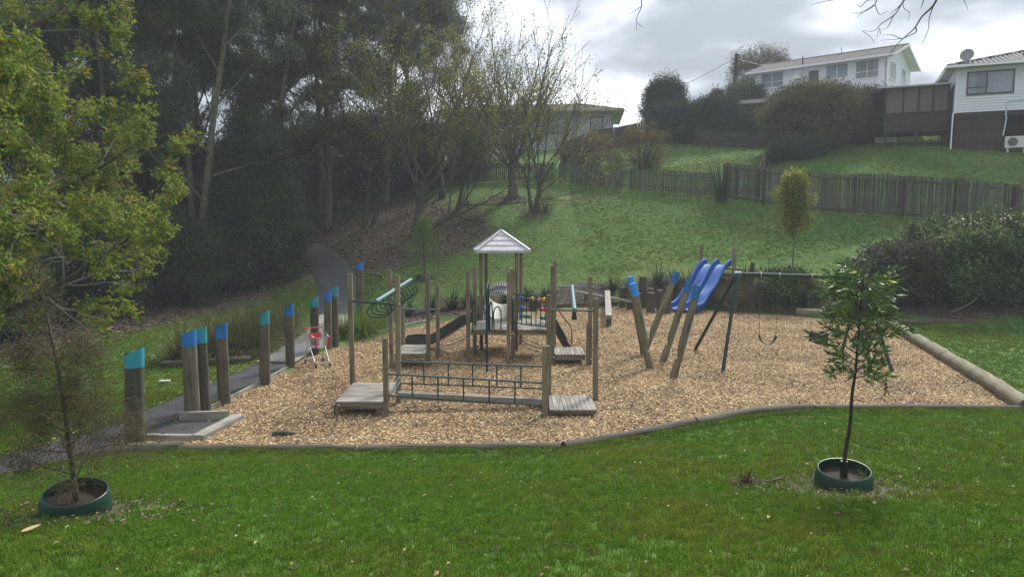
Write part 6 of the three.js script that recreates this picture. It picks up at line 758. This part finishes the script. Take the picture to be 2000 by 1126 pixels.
// ---- bare limbs reaching over from a tree beside the viewer
{
  const x = 5.2, z = -1.2, y = H(x, z), t = thing('overhanging_tree', 'leafless tree whose thin bare twigs hang into the sky', 'tree', x, y, z), b = new Build(), tw = new Build(), r = rngOf(61);
  b.tube(smooth([V(x, y - 0.2, z), V(x - 0.05, y + 2, z), V(x - 0.2, y + 4, z - 0.4)], 12), Array.from({ length: 13 }, (_, k) => 0.2 - 0.07 * k / 12), 10, false, 0.2);
  const top = V(x - 0.2, y + 4, z - 0.4);
  const limb = (pts, r0, r1, bld = tw) => { const c = smooth(pts, pts.length * 5); bld.tube(c, c.map((_, k) => r0 + (r1 - r0) * k / (c.length - 1)), 5, false); return c; };
  const A = limb([top, V(4.6, 7.2, -3.4), V(2.23, 6.71, -6.20), V(1.84, 6.19, -6.40)], 0.09, 0.016, b), B = limb([top, V(5.2, 7.6, -3.6), V(3.99, 7.02, -6.60), V(3.91, 6.37, -6.80)], 0.09, 0.016, b);
  limb([V(1.84, 6.19, -6.40), V(1.62, 6.04, -6.40), V(1.43, 6.02, -6.40), V(1.21, 6.00, -6.40)], 0.014, 0.004); limb([V(1.62, 6.04, -6.40), V(1.66, 6.02, -6.40), V(1.75, 6.06, -6.40)], 0.005, 0.002);
  const C2 = limb([V(2.23, 6.71, -6.20), V(1.50, 6.34, -6.30), V(1.07, 6.06, -6.30), V(0.96, 5.97, -6.30), V(0.86, 6.03, -6.30)], 0.02, 0.003); limb([V(1.08, 6.05, -6.30), V(1.11, 5.91, -6.30), V(1.07, 5.80, -6.30), V(1.07, 5.70, -6.30)], 0.005, 0.0015); limb([V(1.11, 5.90, -6.30), V(1.00, 5.83, -6.30)], 0.003, 0.001); limb([V(1.08, 5.76, -6.30), V(1.13, 5.72, -6.30)], 0.003, 0.001); limb([V(1.36, 6.30, -6.30), V(0.62, 6.07, -6.30), V(0.59, 5.94, -6.30)], 0.006, 0.0012);
  for (const [r0, ...pts] of [[0.012, [3.89,6.36,-6.76], [3.94,6.16,-6.81], [3.88,6.04,-6.78], [3.81,5.96,-6.82], [3.75,5.86,-6.82], [3.61,5.75,-6.73], [3.53,5.67,-6.73], [3.53,5.59,-6.85]], [0.006, [3.72,5.85,-6.76], [3.73,5.81,-6.76], [3.71,5.79,-6.87], [3.59,5.75,-6.80], [3.45,5.75,-6.85]], [0.004, [3.62,5.75,-6.80], [3.54,5.79,-6.82], [3.41,5.77,-6.75]], [0.005, [3.91,6.06,-6.82], [3.90,5.96,-6.86], [3.86,5.83,-6.80], [3.83,5.71,-6.84]], [0.012, [3.93,6.38,-6.83], [3.78,6.12,-6.73], [3.80,6.03,-6.84]], [0.008, [3.87,6.38,-6.81], [3.63,6.11,-6.77], [3.52,6.00,-6.73], [3.52,5.99,-6.85]], [0.006, [3.61,6.08,-6.80], [3.56,5.98,-6.83], [3.45,5.90,-6.86], [3.37,5.83,-6.83], [3.28,5.84,-6.86]], [0.004, [3.53,5.97,-6.78], [3.51,5.87,-6.85], [3.43,5.83,-6.79]], [0.007, [3.85,6.45,-6.87], [3.45,6.20,-6.86], [3.34,6.09,-6.74], [3.26,6.08,-6.75], [3.21,6.03,-6.76], [3.22,6.08,-6.87]], [0.005, [3.37,6.12,-6.79], [3.36,6.06,-6.82], [3.22,5.98,-6.77], [3.13,5.98,-6.80]], [0.004, [3.34,6.05,-6.78], [3.22,5.97,-6.78], [3.20,5.94,-6.81]], [0.005, [3.63,6.33,-6.81], [3.64,6.17,-6.86], [3.51,6.12,-6.83], [3.44,6.12,-6.86]], [0.004, [3.64,6.17,-6.85], [3.66,6.05,-6.87], [3.69,6.00,-6.83], [3.64,5.90,-6.75]], [0.004, [3.38,6.07,-6.85], [3.44,5.99,-6.87], [3.51,6.02,-6.86]], [0.006, [3.82,6.48,-6.81], [3.15,6.21,-6.83], [3.00,6.10,-6.76], [2.90,6.10,-6.85], [2.77,6.06,-6.81]], [0.004, [3.12,6.18,-6.77], [2.98,6.14,-6.73], [2.96,6.19,-6.85]], [0.004, [3.96,6.40,-6.87], [4.08,6.16,-6.74], [4.22,6.09,-6.85], [4.21,6.01,-6.79]], [0.003, [4.09,6.13,-6.75], [4.02,6.13,-6.77], [4.00,6.14,-6.84]], [0.003, [3.45,5.81,-6.86], [3.37,5.83,-6.73], [3.40,5.77,-6.82]], [0.003, [3.22,5.80,-6.73], [3.34,5.78,-6.83], [3.35,5.71,-6.77]]]) limb(pts.map((a) => V(...a)), r0, 0.0015);
  part(t, 'trunk', b.geo(), M.bark[0]); part(t, 'twigs', tw.geo(), std(0.055, 0.05, 0.05, 0.9));
}
// ---------------------------------------------------------------- lawn, wood chips, fallen leaves
const inView = (x, z, m = 2) => z < -3 && Math.abs(x) < 0.76 * -z + m;
function tuftGeo(seed, n, h, w, lean) { const b = new Build(), r = rngOf(seed); for (let k = 0; k < n; k++) { const a = r() * TAU, p = V((r() - 0.5) * 0.09, -0.01, (r() - 0.5) * 0.09), o = V(Math.cos(a), 0, Math.sin(a)), s = V(-o.z, 0, o.x).multiplyScalar(w / 2), L = h * (0.5 + 0.7 * r()), t = lean * r(), m = p.clone().addScaledVector(o, L * 0.25 * t).add(V(0, L * 0.6, 0)), e = p.clone().addScaledVector(o, L * 0.9 * t).add(V(0, L * (1 - 0.25 * t), 0)); b.quad(p.clone().sub(s), p.clone().add(s), m.clone().addScaledVector(s, 0.8), m.clone().addScaledVector(s, -0.8)); b.tri(m.clone().addScaledVector(s, -0.8), m.clone().addScaledVector(s, 0.8), e); } return b.geo(); }
{
  const r = rngOf(1234), near = [[], [], []], far = [[], []];
  const ok = (x, z) => !(x > -8 && x < 15.5 && z < -11 && z > -34 && playDist(x, z) < 0.1) && !(x < -4 && x > -26 && pathDist(x, z) < 0.03) && bedAt(x, z) < 0.5 && !(x > -7 && x < -5.5 && z > -14.2 && z < -12.7) && Math.hypot(x - 3.95, z + 8.2) > 0.34 && Math.hypot(x + 4.45, z + 7.0) > 0.34;
  const thin = (x, z) => { let k = 1; for (const [cx, cz, rr] of [[3.95, -8.2, 0.75], [-4.45, -7.0, 0.7]]) k = Math.min(k, 0.25 + 0.75 * sstep(-0.2, 0.3, Math.hypot(x - cx, z - cz) - rr + fbm3(x * 3, 2, z * 3, 3) * 0.8)); return k * (1 - 0.96 * LITTER(x, z)); };
  const sow = (x0, x1, z0, z1, per, out, s0, s1, tall) => { const n = Math.round((x1 - x0) * (z1 - z0) * per); for (let k = 0; k < n; k++) { const x = x0 + (x1 - x0) * r(), z = z0 + (z1 - z0) * r(), q = r(), a = r() * TAU, v = r(), w = r(); if (!inView(x, z) || !ok(x, z) || q > thin(x, z)) continue; const e = 0.7 * fbm3(x * 0.7, 5, z * 0.7, 3) + 0.8 * fbm3(x * 0.18, 6, z * 0.18, 3), s = s0 + (s1 - s0) * v; out[Math.floor(w * out.length)].push({ p: V(x, H(x, z), z), s: V(s, s * tall * (1 + 0.7 * e), s), q: new THREE.Quaternion().setFromAxisAngle(UP, a), e }); } };
  sow(-9, 9, -9, -3.6, 640, near, 0.8, 1.25, 1); sow(-13, 14, -16.5, -9, 330, near, 1.0, 1.5, 1);
  sow(-24, -6.4, -36, -10, 150, far, 1.0, 1.7, 0.85); sow(11, 21, -27, -16.5, 110, far, 1.3, 2.0, 0.85); sow(-14, 27, -54, -27, 150, far, 0.8, 1.3, 0.55); sow(4, 40, -66, -36, 50, far, 1.5, 2.4, 0.6);
  { const edge = [[-7, -12.0], [0.9, -12.1], [2.4, -12.85], [5.16, -14.35], [7.0, -14.65], [10.7, -14.6]]; for (let i = 0; i < edge.length - 1; i++) { const [a, c] = [edge[i], edge[i + 1]], L = Math.hypot(c[0] - a[0], c[1] - a[1]); for (let k = 0; k < L * 55; k++) { const t = r(), x = a[0] + (c[0] - a[0]) * t, z = a[1] + (c[1] - a[1]) * t + 0.02 + 0.16 * r(), s = 1.2 + r() * r() * 1.6; if (fbm3(x * 1.3, 2, z, 2) > -0.1) near[Math.floor(r() * 3)].push({ p: V(x, H(x, z), z), s: V(s, s * 1.1, s), q: new THREE.Quaternion().setFromAxisAngle(UP, r() * TAU), e: r() - 0.5 }); } } }
  const tone = (lo, hi) => (rr, q) => { const k = lo + (hi - lo) * rr(), d = sstep(-0.15, 0.35, q.e + (rr() - 0.5) * 0.5), y = rr() < 0.05; return y ? [0.17 * k, 0.15 * k, 0.06 * k] : [(0.098 + 0.080 * d) * k, (0.202 + 0.025 * d) * k, (0.014 + 0.014 * d) * k]; };
  const gm = leafMat(1, 1, 1, 0.4, 0.7, 0.12); const holder = new THREE.Group(); holder.name = 'grass'; holder.userData = { kind: 'stuff', label: 'short mown green lawn grass', category: 'grass' }; scene.add(holder);
  near.forEach((P, k) => scatter(holder, 'near_blades', tuftGeo(900 + k, 11, 0.062, 0.0052, 0.9), gm, P, tone(0.62, 1.38), 910 + k)); far.forEach((P, k) => scatter(holder, 'far_blades', tuftGeo(920 + k, 9, 0.06, 0.008, 1.0), gm, P, tone(0.85, 1.15), 930 + k));
 
}
{
  const r = rngOf(4321), g = new THREE.BoxGeometry(0.052, 0.008, 0.019), g2 = new THREE.BoxGeometry(0.034, 0.010, 0.026), A = [], B = [];
  const e = new THREE.Euler();
  for (let k = 0; k < 250000; k++) { const x = -7.2 + 22 * r(), z = -32.6 + 20.5 * r(), a = r(), b = r(), c = r(), d = r(), w = r(); if (playDist(x, z) > 0.06 || !inView(x, z, 1)) continue; (w < 0.6 ? A : B).push({ p: V(x, CH(x, z) + 0.004 + 0.018 * a * a, z), s: 0.5 + 0.85 * b * b, q: new THREE.Quaternion().setFromEuler(e.set((c - 0.5) * 0.8, d * TAU, (a - 0.5) * 0.8)), e: fbm3(x * 0.6, 8, z * 0.6, 3) }); }
  const cols = [[0.54, 0.39, 0.205], [0.47, 0.33, 0.168], [0.38, 0.25, 0.125], [0.65, 0.50, 0.30], [0.20, 0.12, 0.065], [0.10, 0.06, 0.04]];
  const col = (rr, q) => { const dark = rr() < 0.20 - 0.85 * q.e, c = cols[dark ? 4 + Math.floor(rr() * 2) : Math.floor(rr() * 4)], k = 0.85 + 0.3 * rr(); return [c[0] * k, c[1] * k, c[2] * k]; };
  const h = new THREE.Group(); h.name = 'wood_chips'; h.userData = { kind: 'stuff', label: 'loose tan wood chips covering the play area', category: 'wood chips' }; scene.add(h);
  const m = std(1, 1, 1, 0.9); scatter(h, 'long_chips', g, m, A, col, 41); scatter(h, 'short_chips', g2, m, B, col, 42);
}
{
  const r = rngOf(777), b = new Build(); addLeaf(b, V(0, 0, 0), V(0, 0.1, 1).normalize(), V(1, 0, 0), 0.11, 0.06, 0.3); const g = b.geo(), P = [], Q = [];
  const put = (x, z, s, out) => out.push({ p: V(x, H(x, z) + 0.012 + 0.02 * r(), z), s, q: new THREE.Quaternion().setFromEuler(new THREE.Euler((r() - 0.5) * 0.9, r() * TAU, (r() - 0.5) * 0.9)) });
  for (let k = 0; k < 90000; k++) { const x = -26 + 30 * r(), z = -58 + 42 * r(), l = LITTER(x, z); if (r() < l && pathDist(x, z) > (r() < 0.1 ? -0.8 : 0.0) && inView(x, z)) put(x, z, 0.9 + 0.9 * r(), P); }
  for (let k = 0; k < 1100; k++) { const x = -10 + 22 * r(), z = -16 + 12.5 * r(); if (inView(x, z) && playDist(x, z) > 0.3 && pathDist(x, z) > 0.05) { const q = 0.25 + 0.45 * r() * r(); put(x, z, q, Q); Q[Q.length - 1].p.y += 0.02; } }
  for (let k = 0; k < 900; k++) { const x = -14 + 26 * r(), z = -46 + 18 * r(); if (inView(x, z) && playDist(x, z) > 0.6 && pathDist(x, z) > 0) { put(x, z, 0.6 + 0.6 * r(), Q); Q[Q.length - 1].p.y += 0.04; } }
  for (let k = 0; k < 700; k++) { const i = Math.floor(r() * 12), t = r(), a = PATH[i], c = PATH[i + 1], sd = r() < 0.75 ? -1 : 1, x = a[0] + (c[0] - a[0]) * t + sd * (a[2] + 0.1 + 0.35 * r() * r()), z = a[1] + (c[1] - a[1]) * t; if (playDist(x, z) > 0.1 && inView(x, z)) { put(x, z, 0.4 + 0.4 * r(), Q); Q[Q.length - 1].p.y += 0.025; } }
  for (const [cx, cz] of [[3.95, -8.2], [-4.45, -7.0]]) for (let k = 0; k < 420; k++) { const a = r() * TAU, d = (0.1 + 1.0 * Math.sqrt(r())), x = cx + Math.cos(a) * d * 1.25, z = cz + Math.sin(a) * d * 0.8, inR = Math.hypot(x - cx, z - cz) < 0.30; if (Math.hypot(x - cx, z - cz) > 0.36 || inR) { put(x, z, 0.25 + 0.4 * r(), P); P[P.length - 1].p.y += inR ? 0.10 : 0.01; } }
  for (let k = 0; k < 30000; k++) { const x = -6 + 32 * r(), z = -35 + 9 * r(); if (bedAt(x, z) > 0.4 && playDist(x, z) > 0.15 && inView(x, z)) put(x, z, 0.5 + 0.7 * r(), P); }
  const h = new THREE.Group(); h.name = 'leaf_litter'; h.userData = { kind: 'stuff', label: 'fallen brown leaves under the trees and on the lawn', category: 'leaf litter' }; scene.add(h); const m = std(1, 1, 1, 0.85, { side: THREE.DoubleSide });
  scatter(h, 'brown_leaves', g, m, P, vary([[0.13, 0.085, 0.058], [0.10, 0.068, 0.05], [0.17, 0.115, 0.075], [0.075, 0.052, 0.04], [0.22, 0.16, 0.11]], 0.5), 43); scatter(h, 'pale_leaves', g, m, Q, vary([[0.36, 0.29, 0.13], [0.26, 0.19, 0.11], [0.17, 0.11, 0.07], [0.42, 0.37, 0.22]], 0.5), 44);
}
{ // single things lying about
  const sh = new THREE.Shape(); sh.moveTo(0, 0); sh.bezierCurveTo(0.05, 0.01, 0.06, 0.09, 0, 0.15); sh.bezierCurveTo(-0.055, 0.10, -0.05, 0.01, 0, 0); const g = new THREE.ExtrudeGeometry(sh, { depth: 0.004, bevelEnabled: false, curveSegments: 8 }); g.rotateX(-1.35); g.rotateY(-1.1); const x = -4.1, z = -5.85; g.translate(x - 0.1, H(x, z) + 0.055, z); solo('fallen_leaf', g, std(0.50, 0.36, 0.20, 0.8, { side: THREE.DoubleSide }), 'single large tan leaf lying on the lawn below the wispy sapling', 'leaf');
  const stick = (pts, r, label, mat = M.twigGrey) => solo('fallen_branch', tubeGeo(smooth(pts.map(([a, c, h]) => V(a, H(a, c) + h, c)), 16), Array.from({ length: 17 }, (_, k) => r * (1 - 0.6 * k / 16)), 6, true, 0.2), mat, label, 'branch');
  stick([[-7.35, -36.4, 0.05], [-6.9, -36.1, 0.08], [-6.5, -35.6, 0.06], [-6.35, -34.9, 0.12]], 0.06, 'crooked pale branch lying on grass behind the lone capped post'); stick([[-8.0, -41.5, 0.05], [-7.2, -41.4, 0.1], [-6.6, -41.3, 0.06]], 0.05, 'thin branch lying on leaf litter beside the leaning tree');
  stick([[-12.9, -36.2, 0.05], [-12.0, -36.9, 0.08], [-11.2, -38.0, 0.06]], 0.06, 'thin root like branch inside the bend of the path');
  stick([[17.2, -27.6, 0.1], [17.9, -27.5, 0.5], [18.4, -27.6, 0.9]], 0.03, 'bare grey stick leaning in the shrub bed');
  stick([[3.35, -8.55, 0.06], [3.05, -8.45, 0.05], [2.8, -8.5, 0.08]], 0.012, 'thin dry twig trailing from the dead fern on the lawn', M.twig);
  const bark = tubeGeo(smooth([V(-4.55, 0.03, -13.15), V(-4.35, 0.05, -13.12), V(-4.1, 0.03, -13.15)], 8), [0.02, 0.04, 0.05, 0.05, 0.05, 0.045, 0.04, 0.03, 0.01], 8, true, 0.4); solo('bark_piece', bark, M.bark[0], 'brown lump of bark lying on the chips near the entry frame', 'bark');
  blades('dead_fern', 'dried reddish brown clump of weed on the lawn beside the ring', 2.85, -8.45, 170, 0.26, 0.011, 2.4, [gB(0.075, 0.045, 0.032), gB(0.05, 0.032, 0.024)], 951, null, 0.3); blades('ring_grass', 'tuft of pale grass growing inside the leafy sapling ring', 4.12, -8.05, 26, 0.26, 0.007, 1.7, [gB(0.16, 0.22, 0.07)], 952, null, 0.4, H(4.12, -8.05) + 0.1);
  const s = solo('white_scrap', boxGeo(-0.12, 0, -0.05, 0.12, 0.03, 0.05), std(0.62, 0.62, 0.6, 0.6), 'small white scrap lying on the grass beside the path', 'scrap'); s.position.set(-8.75, H(-8.75, -17.6) + 0.05, -17.6); s.rotation.y = 0.2;
}
renderer.render(scene, camera);
